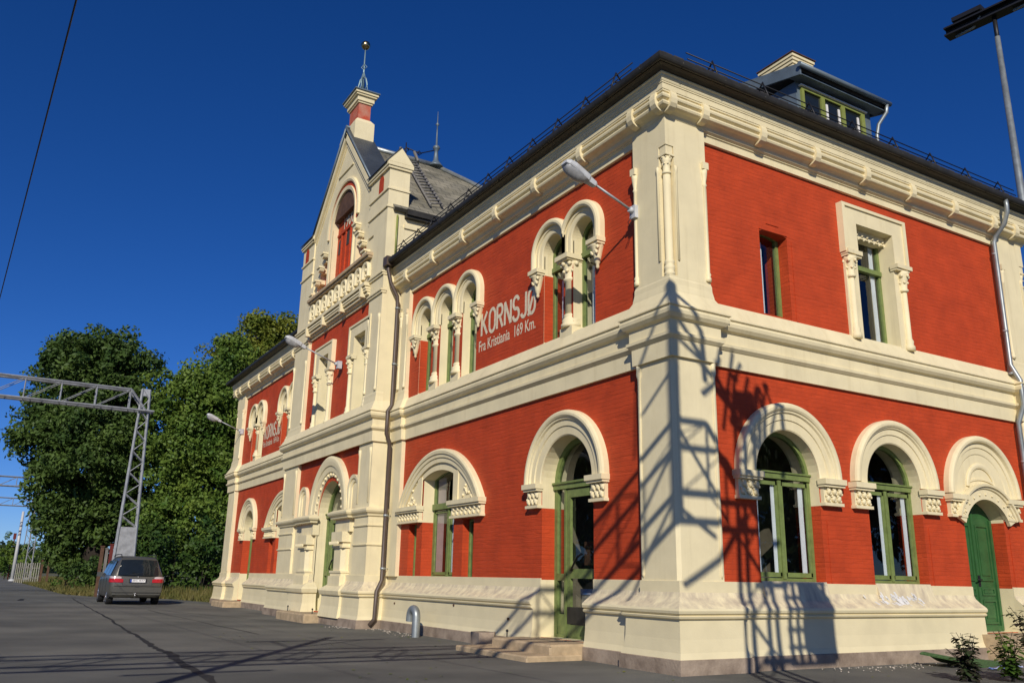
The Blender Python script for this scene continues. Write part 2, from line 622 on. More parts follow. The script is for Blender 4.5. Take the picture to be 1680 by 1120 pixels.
def arc_pts(c, h, zb, zs, rise=None, n=20):
    """outline (s,z), counter-clockwise from bottom left"""
    pts = [(c - h, zb), (c + h, zb)]
    if rise is None:
        pts += [(c + h * math.cos(PI * k / n), zs + h * math.sin(PI * k / n)) for k in range(n + 1)]
    elif rise <= 0:
        pts += [(c + h, zs), (c - h, zs)]
    else:
        rr = (h * h + rise * rise) / (2 * rise)
        a = math.asin(h / rr)
        pts += [(c + rr * math.sin(a - 2 * a * k / n), zs + rise - rr + rr * math.cos(a - 2 * a * k / n)) for k in range(n + 1)]
    return pts


def panel(m, outer, holes, d=0.0, mi=0):
    loops = [outer] + holes
    vecs = [[Vector((s, z, 0)) for s, z in lp] for lp in loops]
    tris = tessellate_polygon(vecs)
    flat = [p for lp in loops for p in lp]
    ids = [m.P(s, z, d) for s, z in flat]
    for a, b_, c in tris:
        m.face([ids[a], ids[b_], ids[c]], mi)


def reveal(m, pts, d0, d1, mi=0, closed=False):
    n = len(pts)
    a = [m.P(s, z, d0) for s, z in pts]
    b_ = [m.P(s, z, d1) for s, z in pts]
    for k in range(n if closed else n - 1):
        kk = (k + 1) % n
        m.face([a[k], a[kk], b_[kk], b_[k]], mi)


def clip_reveal(m, pts, d0, d1, zcut, mis):
    """reveal all round an opening; faces below zcut[0] get mis[0], below zcut[1] mis[1], else mis[2]"""
    out = []
    n = len(pts)
    for k in range(n):
        a, b_ = pts[k], pts[(k + 1) % n]
        cuts = [0, 1]
        if abs(b_[1] - a[1]) > 1e-6:
            for zc in zcut:
                tt = (zc - a[1]) / (b_[1] - a[1])
                if 0 < tt < 1:
                    cuts.append(tt)
        cuts.sort()
        for u, v in zip(cuts[:-1], cuts[1:]):
            p = (a[0] + (b_[0] - a[0]) * u, a[1] + (b_[1] - a[1]) * u)
            q = (a[0] + (b_[0] - a[0]) * v, a[1] + (b_[1] - a[1]) * v)
            zm = (p[1] + q[1]) / 2
            mi = mis[0] if zm < zcut[0] else (mis[1] if zm < zcut[1] else mis[2])
            reveal(m, [p, q], d0, d1, mi)


# ------------------------------------------------------------------ ground
g = M()
S = 900
nx = 60
xs = sorted(set([-S, -400, -200, -120, -90, -70, -50, -40, -30, -20, -10, 0, 10, 20, 40, 100, 300, S]))
ids = {}
for i, x in enumerate(xs):
    for j, y in enumerate(xs):
        ids[i, j] = g.W((x, y, -0.02), (x, y))
for i in range(len(xs) - 1):
    for j in range(len(xs) - 1):
        g.face([ids[i, j], ids[i + 1, j], ids[i + 1, j + 1], ids[i, j + 1]])
tag(g.build("ground", "dry_soil"), kind="structure")
g = M()
yard = [(-200, -14), (40, -14), (40, 30), (1.2, 30), (1.2, 11), (-28.3, 11), (-28.3, -0.2), (-33.4, -0.9), (-36.5, -2.8), (-37.5, -4.0), (-41.5, -4.9), (-60, -5.1), (-90, -5.7), (-140, -6.6), (-200, -8)]
vecs = [[Vector((x, y, 0)) for x, y in yard]]
ii = [g.W((x, y, 0.0), (x, y)) for x, y in yard]
for a in tessellate_polygon(vecs):
    g.face([ii[k] for k in a])
tag(g.build("station_yard_pavement", "asphalt"), kind="structure")
# tarred crack running along the yard
g = M()
ck = [(-34.9, -4.9, .05), (-28, -5.15, .06), (-22, -5.3, .05), (-15.6, -5.48, .07), (-11, -5.7, .06), (-8.4, -5.72, .09), (-6.44, -5.85, .10), (-5.2, -5.82, .14), (-3.66, -5.9, .16), (-1.5, -5.98, .12), (1.5, -6.1, .08)]
pp = []
for k in range(len(ck) - 1):
    for q in range(8):
        u = q / 8
        x, y, wd = [ck[k][i] * (1 - u) + ck[k + 1][i] * u for i in range(3)]
        pp.append((x, y + rng.uniform(-.03, .03), wd * rng.uniform(.6, 1.3)))
a = [g.W((x, y - wd / 2, 0.004), (x, y)) for x, y, wd in pp]
b_ = [g.W((x, y + wd / 2, 0.004), (x, y)) for x, y, wd in pp]
for k in range(len(pp) - 1):
    g.face([a[k], a[k + 1], b_[k + 1], b_[k]])
for (x0, y0, x1, y1, wd) in ((-21.3, -3.75, -9.0, -3.45, .035), (-25.5, -4.5, -12.0, -1.2, .03), (-33, -6.9, -30.5, -7.1, .22)):
    pts = [(x0 + (x1 - x0) * q / 12, y0 + (y1 - y0) * q / 12 + rng.uniform(-.05, .05)) for q in range(13)]
    a = [g.W((x, y - wd / 2 * rng.uniform(.4, 1.2), 0.004), (x, y)) for x, y in pts]
    b_ = [g.W((x, y + wd / 2 * rng.uniform(.4, 1.2), 0.004), (x, y)) for x, y in pts]
    for k in range(12):
        g.face([a[k], a[k + 1], b_[k + 1], b_[k]])
tag(g.build("pavement_cracks", "crack_tar", fix=False), kind="structure")

# ------------------------------------------------------------------ STATION BUILDING
ST = empty("station_building", (-13.9, 0, 0))
tag(ST, "long two storey red painted brick station building with cream trim and central gable", "station building")
A = fA(0.0)
B = fB(0.0)
AC = fA(-0.5)
Z2, Z3, Z5, Z6 = 1.22, 4.44, 5.48, 8.31
XL, XR = -18.06, -10.5       # avant-corps
DEP = -0.27

# openings: (frame key, centre, half, bottom, spring, rise(None=round), kind)
OP = []
OP.append(('A', -2.83, .78, .24, 2.86, None, 'door'))
OP.append(('A', -7.87, .79, 1.17, 3.36, .15, 'segwin'))
OP.append(('A', -9.18, .22, 1.17, 2.38, 0, 'slot'))
OP.append(('A', -6.42, .24, 1.17, 2.38, 0, 'slot'))
for c in (-3.27, -2.29, -8.93, -7.79, -6.65):
    OP.append(('A', c, .335, 5.49, 7.25, None, 'upwin'))
OP.append(('A', -24.34, .70, .24, 2.82, None, 'fardoor'))
OP.append(('A', -19.75, .79, 1.17, 3.36, .15, 'segwin'))
OP.append(('A', -21.1, .22, 1.17, 2.38, 0, 'slot'))
for c in (-24.88, -23.88, -20.75, -19.6, -18.5):
    OP.append(('A', c, .335, 5.49, 7.15, None, 'upwin'))
OP.append(('B', 2.32, .72, 1.22, 2.86, None, 'archwin'))
OP.append(('B', 4.97, .73, 1.22, 2.88, None, 'archwin'))
OP.append(('B', 7.56, .64, .42, 2.46, .34, 'bdoor'))
OP.append(('B', 2.36, .335, 5.52, 7.0, .05, 'slit'))
OP.append(('B', 5.02, .525, 5.45, 7.67, 0, 'framewin'))
OP.append(('C', -13.65, .98, .25, 2.75, None, 'porch'))
OP.append(('C', -15.0, .42, 5.4, 7.60, 0, 'acwin'))
OP.append(('C', -12.0, .42, 5.4, 7.60, 0, 'acwin'))


def outline(o):
    return arc_pts(o[1], o[2], o[3], o[4], o[5])


def inner_wall(name, frame, s0, s1, holes, ztop, wallpar=ST, cream_z=Z2, s0b=None):
    m = M(frame)
    panel(m, [(s0, 0.0), (s1, 0.0), (s1, ztop), (s0, ztop)], [outline(h) for h in holes])
    for h in holes:
        pts = outline(h)
        k = h[6]
        if k in ('door', 'archwin', 'fardoor'):
            clip_reveal(m, pts, 0, DEP - .25, (1.19, 2.43), (1, 0, 1))
        elif k == 'segwin':
            clip_reveal(m, pts, 0, DEP - .25, (1.19, 2.40), (1, 0, 1))
        elif k in ('bdoor',):
            clip_reveal(m, pts, 0, DEP - .25, (1.19, 2.40), (1, 0, 1))
        elif k in ('slot', 'slit'):
            clip_reveal(m, pts, 0, DEP - .25, (1.0, 1.1), (0, 0, 0))
        elif k == 'upwin':
            outer = h[1] in (-3.27, -8.93, -24.88, -20.75)
            rr = (h[1] in (-2.21, -6.75, -23.83, -18.5))
            n = len(pts)
            # left jamb red below the capital on the outermost light only
            clip_reveal(m, pts, 0, DEP - .25, (5.5, 6.86), (1, 1, 1))
            if outer:
                mm = h[1] - h[2]
                m.box(mm - .002, mm + .006, 5.52, 6.86, DEP - .2, -.004, 0)
        else:
            clip_reveal(m, pts, 0, DEP - .25, (1.0, 1.1), (1, 1, 1))
    return m.build(name, ["red_brick", "cream"], wallpar, fix=False)


inner_wall("brick_wall", A, XR, 0.0, [o for o in OP if o[0] == 'A' and o[1] > XR], 9.0)
inner_wall("brick_wall", A, -27.8, XL, [o for o in OP if o[0] == 'A' and o[1] < XL], 9.0)
inner_wall("brick_wall", B, 0.0, 10.0, [o for o in OP if o[0] == 'B'], 9.0)
inner_wall("brick_wall", AC, XL + .02, XR - .02, [o for o in OP if o[0] == 'C'], 8.9)
# rear and end walls (brick too)
m = M()
m.plan_prism([(-27.8, 9.9), (-27.8, 10.0), (0, 10.0), (0, 9.9)], 0, 9.0)
m.plan_prism([(-27.8, .02), (-27.8, 9.9), (-27.7, 9.9), (-27.7, .02)], 0, 9.0)
m.build("rear_wall", "red_brick", ST)

# side cheeks of the avant-corps
for x0, x1 in ((XR - .06, XR - .006), (XL + .006, XL + .06)):
    m = M()
    m.plan_prism([(x0, -.52), (x1, -.52), (x1, 3.0), (x0, 3.0)], 0, 10.75)
    m.build("side_wall", "cream", ST)

# interior rooms seen through the glass
m = M()
for z0, z1 in ((.16, .2), (4.7, 4.8), (8.6, 8.7)):
    m.plan_prism([(-27.6, .35), (-.35, .35), (-.35, 9.8), (-27.6, 9.8)], z0, z1)
    m.plan_prism([(XL + .2, -.2), (XR - .2, -.2), (XR - .2, .35), (XL + .2, .35)], z0, z1)
for x in (-10.4, -4.6, -17.9):
    m.plan_prism([(x, .5), (x + .1, .5), (x + .1, 9.8), (x, 9.8)], .2, 8.6)
m.plan_prism([(-27.6, 4.2), (-4.6, 4.2), (-4.6, 4.3), (-27.6, 4.3)], .2, 8.6)
m.plan_prism([(-4.6, 3.9), (-.5, 3.9), (-.5, 4.0), (-4.6, 4.0)], .2, 8.6)
m.plan_prism([(-4.6, 6.5), (-.5, 6.5), (-.5, 6.6), (-4.6, 6.6)], .2, 8.6)
m.build("interior_walls", "interior", ST)


# ---- glazing
def win(frame, o, par=ST, fm="green_frame"):
    fk, c, h, zb, zs, rise, kind = o
    pts = outline(o)
    dF = {'slot': -.15, 'archwin': -.19, 'slit': -.2, 'framewin': -.23, 'upwin': -.2}.get(kind, DEP)
    fw = .05 if kind == 'slot' else .065
    m = M(frame)
    inner = arc_pts(c, h - fw, zb + fw, zs, rise if not rise else rise * .9) if rise is not None and rise > 0 else arc_pts(c, h - fw, zb + fw, zs if rise is None else zs - fw, rise)

    def ring(pa, pb, d0, d1):
        n = len(pa)
        A0 = [m.P(s, z, d1) for s, z in pa]
        B0 = [m.P(s, z, d1) for s, z in pb]
        B1 = [m.P(s, z, d0) for s, z in pb]
        A1 = [m.P(s, z, d0) for s, z in pa]
        for k in range(n):
            q = (k + 1) % n
            m.face([A0[k], A0[q], B0[q], B0[k]])
            m.face([B0[k], B0[q], B1[q], B1[k]])
            m.face([A1[k], A1[q], A0[q], A0[k]])
    ring(pts, inner, dF - .07, dF)
    zt = None
    panes = []
    ztop = zs + (h if rise is None else (rise or 0))
    if kind == 'archwin':
        zt = 2.88
        m.box(c - h + .02, c + h - .02, zt - .06, zt + .03, dF - .06, dF + .035)
        m.box(c - h + .01, c + h - .01, zt + .03, zt + .055, dF - .05, dF + .06)
        m.box(c - .035, c + .035, zb + .05, zt - .08, dF - .06, dF + .012)
        for sg in (-1, 1):       # casement rails
            a, b_ = sorted((c + sg * .04, c + sg * (h - fw + .005)))
            for q in ((a, a + .038, zb + .09, zt - .1), (b_ - .038, b_, zb + .09, zt - .1), (a, b_, zb + .08, zb + .15), (a, b_, zt - .16, zt - .1)):
                m.box(q[0], q[1], q[2], q[3], dF - .05, dF - .006)
    elif kind == 'segwin':
        zt = 2.75
        m.box(c - h + .02, c + h - .02, zt - .07, zt + .06, dF - .06, dF + .05)
        m.box(c - .04, c + .04, zb + .05, zt - .07, dF - .06, dF + .012)
        for sg in (-1, 1):
            a, b_ = sorted((c + sg * .05, c + sg * (h - fw + .005)))
            for q in ((a, a + .045, zb + .09, zt - .1), (b_ - .045, b_, zb + .09, zt - .1), (a, b_, zb + .08, zb + .14), (a, b_, zt - .15, zt - .1)):
                m.box(q[0], q[1], q[2], q[3], dF - .05, dF - .006)
    elif kind == 'upwin':
        zt = 6.97
        m.box(c - h + .02, c + h - .02, zt - .04, zt + .05, dF - .06, dF + .04)
    elif kind == 'framewin':
        zt = 6.97
        m.box(c - h + .02, c + h - .02, zt - .05, zt + .04, dF - .06, dF + .04)
        m.box(c - h + .07, c - h + .11, zb + .05, zt - .05, dF - .06, dF + .012)
    elif kind == 'slit':
        zt = 7.3
    elif kind == 'acwin':
        zt = 6.95
        m.box(c - h + .02, c + h - .02, zt - .05, zt + .05, dF - .06, dF + .03)
        m.box(c - .035, c + .035, zb + .05, zt - .05, dF - .06, dF + .012)
    f = m.build("window", fm, par)
    g_ = M(frame)
    pin = arc_pts(c, h - fw + .01, zb + fw - .01, zs, rise if rise else rise)
    ids_ = [g_.P(s, z, dF - .035) for s, z in pin]
    g_.face(ids_)
    g_.build("pane", "glass", f)
    # curtains as the photo shows them
    cu = M(frame)
    n0 = 0

    def drape(s0, s1, z0, z1, d, mi=0):
        n = 12
        a = []
        b2 = []
        for k in range(n + 1):
            s = s0 + (s1 - s0) * k / n
            dd = d + .018 * math.sin(k * 2.1)
            a.append(cu.P(s, z0, dd))
            b2.append(cu.P(s, z1, dd))
        for k in range(n):
            cu.face([a[k], a[k + 1], b2[k + 1], b2[k]], mi, True)
    if kind == 'archwin':
        drape(c - .15, c - .07, zb + .12, 2.74, dF - .055)
        drape(c + h - .24, c + h - .13, zb + .12, 2.74, dF - .055)
        drape(c - h + .02, c - h + .30, zb + .12, 2.7, dF - .075)
    elif kind == 'segwin':
        drape(c - h + .1, c - .35, zb + .1, 2.6, dF - .06, 1)
        drape(c + .06, c + .34, zb + .1, 2.6, dF - .06)
        drape(c - h + .1, c - .3, 2.75, 3.4, dF - .06, 1)
    elif kind == 'upwin':
        drape(c - .1, c + h - .12, zb + .1, 6.72, dF - .06)
    elif kind == 'framewin':
        drape(c - h + .12, c - h + .22, zb + .1, 6.72, dF - .06)
        drape(c + h - .24, c + h - .12, zb + .1, 7.5, dF - .06)
    elif kind == 'slit':
        drape(c - .12, c + .02, zb + .1, 6.95, dF - .1)
    elif kind == 'slot':
        drape(c + .0, c + h - .09, zb + .1, 2.3, dF - .1)
    elif kind == 'acwin':
        drape(c - h + .1, c - .12, zb + .1, 6.9, dF - .06)
        drape(c + .1, c + h - .1, zb + .1, 6.9, dF - .06)
    if cu.f:
        cu.build("curtain", ["curtain", "curtain_pink"], f, fix=False)
    return f


FR = {'A': A, 'B': B, 'C': AC}
for o in OP:
    if o[6] in ('archwin', 'segwin', 'upwin', 'framewin', 'slit', 'slot', 'acwin'):
        win(FR[o[0]], o)


def door_glazed(frame, o, d=DEP):
    fk, c, h, zb, zs, rise, kind = o
    m = M(frame)
    fw = .09
    pts = outline(o)
    inner = arc_pts(c, h - fw, zb + .05, zs, None)
    n = len(pts)
    A0 = [m.P(s, z, d) for s, z in pts]
    B0 = [m.P(s, z, d) for s, z in inner]
    B1 = [m.P(s, z, d - .08) for s, z in inner]
    for k in range(n):
        q = (k + 1) % n
        m.face([A0[k], A0[q], B0[q], B0[k]])
        m.face([B0[k], B0[q], B1[q], B1[k]])
    m.box(c - h + .01, c + h - .01, 2.76, 2.85, d - .08, d + .04)
    m.box(c - h + .01, c + h - .01, 2.85, 2.885, d - .06, d + .07)
    # narrow side light post
    sx = c - h + .34
    m.box(sx, sx + .055, zb, 2.76, d - .07, d + .02)
    m.box(c - h + .08, sx, 1.18, 1.30, d - .06, d + .0)
    m.box(c - h + .08, sx, zb, .62, d - .05, d - .012)
    f = m.build("door_frame", "green_frame", ST)
    g_ = M(frame)
    ids_ = [g_.P(s, z, d - .05) for s, z in inner]
    g_.face(ids_)
    g_.build("pane", "glass", f)
    # the leaf
    l0, l1 = sx + .06, c + h - .095
    m = M(frame)
    for q in ((l0, l0 + .11, zb + .03, 2.74), (l1 - .11, l1, zb + .03, 2.74), (l0 + .11, l1 - .11, 2.60, 2.74), (l0 + .11, l1 - .11, 1.22, 1.38), (l0 + .11, l1 - .11, zb + .03, .46)):
        m.box(q[0], q[1], q[2], q[3], d - .045, d + .008)
    lf = m.build("door", "green_frame", ST)
    m = M(frame)
    m.box(l0 + .02, l1 - .02, .47, .75, d - .02, d + .014)
    m.build("kick_plate", "gutter_metal", lf)
    m = M(frame)
    p0 = A if frame is A else frame
    hp = [frame(l0 + .18, 1.36, d + .05), frame(l0 + .42, 1.58, d + .07), frame(l0 + .46, 1.62, d + .03)]
    m.tube(hp, .018, 6)
    m.tube([frame(l0 + .18, 1.36, d), frame(l0 + .18, 1.36, d + .05)], .018, 6)
    m.tube([frame(l0 + .46, 1.62, d), frame(l0 + .46, 1.62, d + .04)], .018, 6)
    m.build("handle", "black_iron", lf)
    return lf


door_glazed(A, OP[0])
door_glazed(A, [o for o in OP if o[6] == 'fardoor'][0])
door_glazed(AC, [o for o in OP if o[6] == 'porch'][0])
# posters and a blue crate-like display behind the near door glass
m = M(A)
m.box(-3.15, -2.75, 1.45, 1.85, -.62, -.60)
m.build("window_poster", "brown_wood", ST)
m = M(A)
m.box(-3.1, -2.55, .55, .95, -.75, -.5)
m.build("window_display", "rubble", ST)
m = M(A)
m.box(-3.12, -2.53, .955, 1.05, -.76, -.49)
m.build("display_top", "rag_blue", ST)

# panelled dark green double leaf door in the end facade
o = [o for o in OP if o[6] == 'bdoor'][0]
c, h = o[1], o[2]
m = M(B)
m.poly_extrude(outline(o), DEP - .06, DEP)
dr = m.build("door", "dark_green", ST)
m = M(B)
m.box(c - .035, c + .035, .46, 2.7, DEP, DEP + .03)
for a, b_ in ((c - h + .02, c - h + .09), (c + h - .09, c + h - .02)):
    m.box(a, b_, .44, 2.45, DEP, DEP + .035)
for sg in (-1, 1):
    a, b_ = sorted((c + sg * .09, c + sg * (h - .14)))

    def molding(z0, z1):
        m.box(a, b_, z0, z0 + .035, DEP, DEP + .022)
        m.box(a, b_, z1 - .035, z1, DEP, DEP + .022)
        m.box(a, a + .03, z0 + .035, z1 - .035, DEP, DEP + .022)
        m.box(b_ - .03, b_, z0 + .035, z1 - .035, DEP, DEP + .022)
        m.box(a + .07, b_ - .07, z0 + .1, z1 - .1, DEP, DEP + .016)
    molding(.55, .98)
    molding(1.06, 1.2)
    molding(1.32, 2.35)
m.box(c - h + .02, c + h - .02, .425, .52, DEP, DEP + .028)
m.build("door_panelling", "dark_green", dr)
m = M(B)
m.box(c - .03, c + .03, 1.22, 1.42, DEP + .031, DEP + .045)
m.tube([B(c - .0, 1.34, DEP + .04), B(c - .0, 1.34, DEP + .09), B(c - .13, 1.34, DEP + .09)], .014, 6)
m.build("handle", "black_iron", dr)

# ---- string course, plinth, granite footing, frieze, cornice
WALK = [(-27.8, 10.0), (-27.8, -.12), (-26.6, -.12), (-26.6, 0), (XL, 0), (XL, -.6), (XR, -.6), (XR, 0), (-10.42, 0), (-10.42, -.1), (-9.86, -.1), (-9.86, 0), (-.70, 0), (-.70, -.12), (.12, -.12), (.12, .73), (0, .73), (0, 9.1), (.12, 9.1), (.12, 10.05), (-1.5, 10.05)]
STR = [(0, 4.44), (.055, 4.44), (.06, 4.70), (.075, 4.71), (.12, 4.755), (.125, 4.80), (.085, 4.815), (.085, 4.985), (.10, 5.0), (.145, 5.02), (.185, 5.07), (.195, 5.12), (.18, 5.165), (.21, 5.18), (.21, 5.2), (.17, 5.225), (.03, 5.48), (0, 5.485)]
m = M()
m.sweep(WALK, STR)
m.build("string_course", "cream", ST)
# plinth pieces, broken at the doors
PLI = [(0, .18), (.235, .18), (.20, .28), (.18, .45), (.172, .70), (.215, .72), (.225, .745), (.20, .76), (.235, .785), (.245, .82), (.23, .85), (.20, .875), (.12, .93), (.045, 1.0), (.02, 1.06), (.02, 1.21), (0, 1.215)]
GRA = [(0, -.25), (.255, -.25), (.25, .19), (.21, .205), (0, .21)]
seg = [
    [(-27.8, 10.0), (-27.8, -.12), (-26.6, -.12), (-26.6, 0), (-25.05, 0)],
    [(-23.63, 0), (XL, 0), (XL, -.6), (-14.65, -.6), (-14.65, -.5)],
    [(-12.65, -.5), (-12.65, -.6), (XR, -.6), (XR, 0), (-3.61, 0)],
    [(-2.05, 0), (-.70, 0), (-.70, -.12), (.12, -.12), (.12, .73), (0, .73), (0, 6.92)],
    [(0, 8.2), (0, 9.1), (.12, 9.1), (.12, 10.05), (-1.5, 10.05)],
]
for s_ in seg:
    m = M()
    m.sweep(s_, PLI)
    for k_, f_ in enumerate(m.f):
        zs_ = [m.v[q_][2] for q_ in f_]
        if len(f_) == 4 and .84 < min(zs_) and max(zs_) < 1.07:
            m.mi[k_] = 1
    m.build("plinth", ["cream_stained", "cream_weathered"], ST)
    m = M()
    m.sweep(s_, GRA)
    m.build("granite_base", "granite", ST)
for (c_, h_) in ((2.32, .72), (4.97, .73)):
    m = M(B)
    a_ = [m.P(c_ - h_ + .004, z, d) for d, z in ((-.1, 1.235), (.012, 1.235), (.10, .925), (-.1, .925))]
    b2_ = [m.P(c_ + h_ - .004, z, d) for d, z in ((-.1, 1.235), (.012, 1.235), (.10, .925), (-.1, .925))]
    m.face(a_)
    m.face(b2_)
    for k in range(4):
        m.face([a_[k], a_[(k + 1) % 4], b2_[(k + 1) % 4], b2_[k]])
    m.build("window_sill", "cream_weathered", ST)
# white paint flaking below the second end window
m = M()
for k in range(60):
    y = rng.gauss(4.75, .3)
    z = rng.uniform(.885, 1.02)
    p_ = max(np.interp(z, [.875, .93, 1.0, 1.06], [.20, .12, .045, .02]), np.interp(z, [.925, 1.235], [.10, .012])) + .004
    dy = rng.uniform(.02, .07)
    z1 = z + rng.uniform(.02, .09)
    p1 = max(np.interp(z1, [.875, .93, 1.0, 1.06], [.20, .12, .045, .02]), np.interp(z1, [.925, 1.235], [.10, .012])) + .004
    i4 = [m.W((p_, y, z)), m.W((p_, y + dy, z)), m.W((p1, y + dy * .7 - .03, z1)), m.W((p1, y - .035, z1))]
    m.face(i4)
m.build("flaked_paint_patch", "white_paint", ST, fix=False)

# frieze band
W_near = [(-10.42, -.0), (-10.42, -.1), (-9.86, -.1), (-9.86, 0), (-.70, 0), (-.70, -.12), (.12, -.12), (.12, .73), (0, .73), (0, 9.1), (.12, 9.1), (.12, 10.05), (-1.5, 10.05)]
W_nc = [(-10.5, 0), (.0, 0), (0, 10.0), (-1.5, 10.0)]
W_far = [(-27.8, 10.0), (-27.8, 0), (XL, 0)]
FRI = [(0, 8.28), (.055, 8.28), (.06, 8.40), (.085, 8.41), (.085, 8.44), (0, 8.44)]
COR = [(0, 8.43), (.10, 8.43), (.13, 8.45), (.15, 8.50), (.20, 8.53), (.25, 8.54),
       (.285, 8.555), (.30, 8.585), (.29, 8.615), (.265, 8.63),
       (.275, 8.645), (.315, 8.665), (.325, 8.695), (.315, 8.725), (.285, 8.735),
       (.285, 8.765), (.305, 8.77), (.305, 8.80), (.315, 8.80), (.318, 8.895), (.33, 8.90), (.33, 8.92), (.338, 8.925), (.348, 8.95), (.348, 8.975), (.358, 8.98), (.362, 9.02), (.385, 9.035), (.385, 9.055), (0, 9.055)]
for wp in ([(-9.86, 0), (-.70, 0)], [(0, .73), (0, 9.1)], [(-26.6, 0), (XL, 0)]):
    m = M()
    m.sweep(wp, FRI)
    m.build("frieze_band", "cream", ST)
for wp in (W_nc, W_far):
    m = M()
    m.sweep(wp, COR)
    cor = m.build("cornice", "cream", ST)
    # boarded soffit and eaves behind the gutter
    m = M()
    m.sweep(wp, [(.0, 9.06), (.37, 9.06), (.44, 9.10), (.498, 9.12), (.498, 9.17), (0, 9.2)])
    m.build("eaves_board", "gutter_metal", ST)
    m = M()
    gp = [(.55 + .05 * math.cos(a), 9.175 + .075 * math.sin(a)) for a in [PI + k * PI / 7 for k in range(8)]]
    gp = [(.50, 9.21)] + gp[0:] + [(.60, 9.21), (.595, 9.22), (.588, 9.19)] + [(.55 + .038 * math.cos(a), 9.178 + .063 * math.sin(a)) for a in [2 * PI - k * PI / 7 for k in range(8)]]
    m.sweep(wp, gp)
    m.build("gutter", "gutter_metal", ST)


def clamp(frame, s, par, d0=.0):
    m = M(frame)
    # a strap wrapped round the two rolls of the cornice
    pr = [(.16, 8.475), (.25, 8.49), (.31, 8.525), (.345, 8.58), (.358, 8.66), (.350, 8.73), (.325, 8.79), (.29, 8.79), (.24, 8.6)]
    a = [m.P(s - .065, z, d0 + p) for p, z in pr]
    b2 = [m.P(s + .065, z, d0 + p) for p, z in pr]
    m.face(list(reversed(a)))
    m.face(b2)
    for k in range(len(pr)):
        q = (k + 1) % len(pr)
        m.face([a[k], a[q], b2[q], b2[k]])
    return m.build("cornice_strap", "cream", par)


for s in (-.10, .60, 1.93, 3.30, 4.68, 6.05, 7.43, 8.80, 9.60):
    clamp(B, s, ST)
for s in (.10, -.50, -1.98, -3.53, -5.08, -6.60, -8.15, -9.7):
    clamp(A, s, ST)
for s in (-27.6, -26.9, -25.45, -23.9, -22.4, -20.9, -19.4):
    clamp(A, s, ST)


# ---- piers
def capital(m, x, y, z0, z1, r0, r1, n=10):
    """small leafy capital as a lathe with knobs"""
    h = z1 - z0
    m.lathe((x, y), [(r0, z0 - .04), (r0 * 1.25, z0 - .03), (r0 * 1.25, z0), (r0 * .95, z0 + .01), (r0, z0 + h * .35), (r0 * 1.15, z0 + h * .6), (r1 * .95, z0 + h * .85)], n)
    for k in range(8):
        a = 2 * PI * k / 8
        rr = r1 * .95
        m.sphere((x + rr * .88 * math.cos(a), y + rr * .88 * math.sin(a), z0 + h * .82), r0 * .32, 6, 4)
        a += PI / 8
        m.sphere((x + r0 * 1.12 * math.cos(a), y + r0 * 1.12 * math.sin(a), z0 + h * .45), r0 * .26, 6, 4)
    m.plan_prism([(x - r1, y - r1), (x + r1, y - r1), (x + r1, y + r1), (x - r1, y + r1)], z0 + h * .9, z1)


def pier_flare(m, path):
    m.sweep(path, [(0, 5.2), (.165, 5.22), (.11, 5.31), (.04, 5.44), (.032, 5.50), (.014, 5.60), (.012, 5.68), (0, 5.72)])


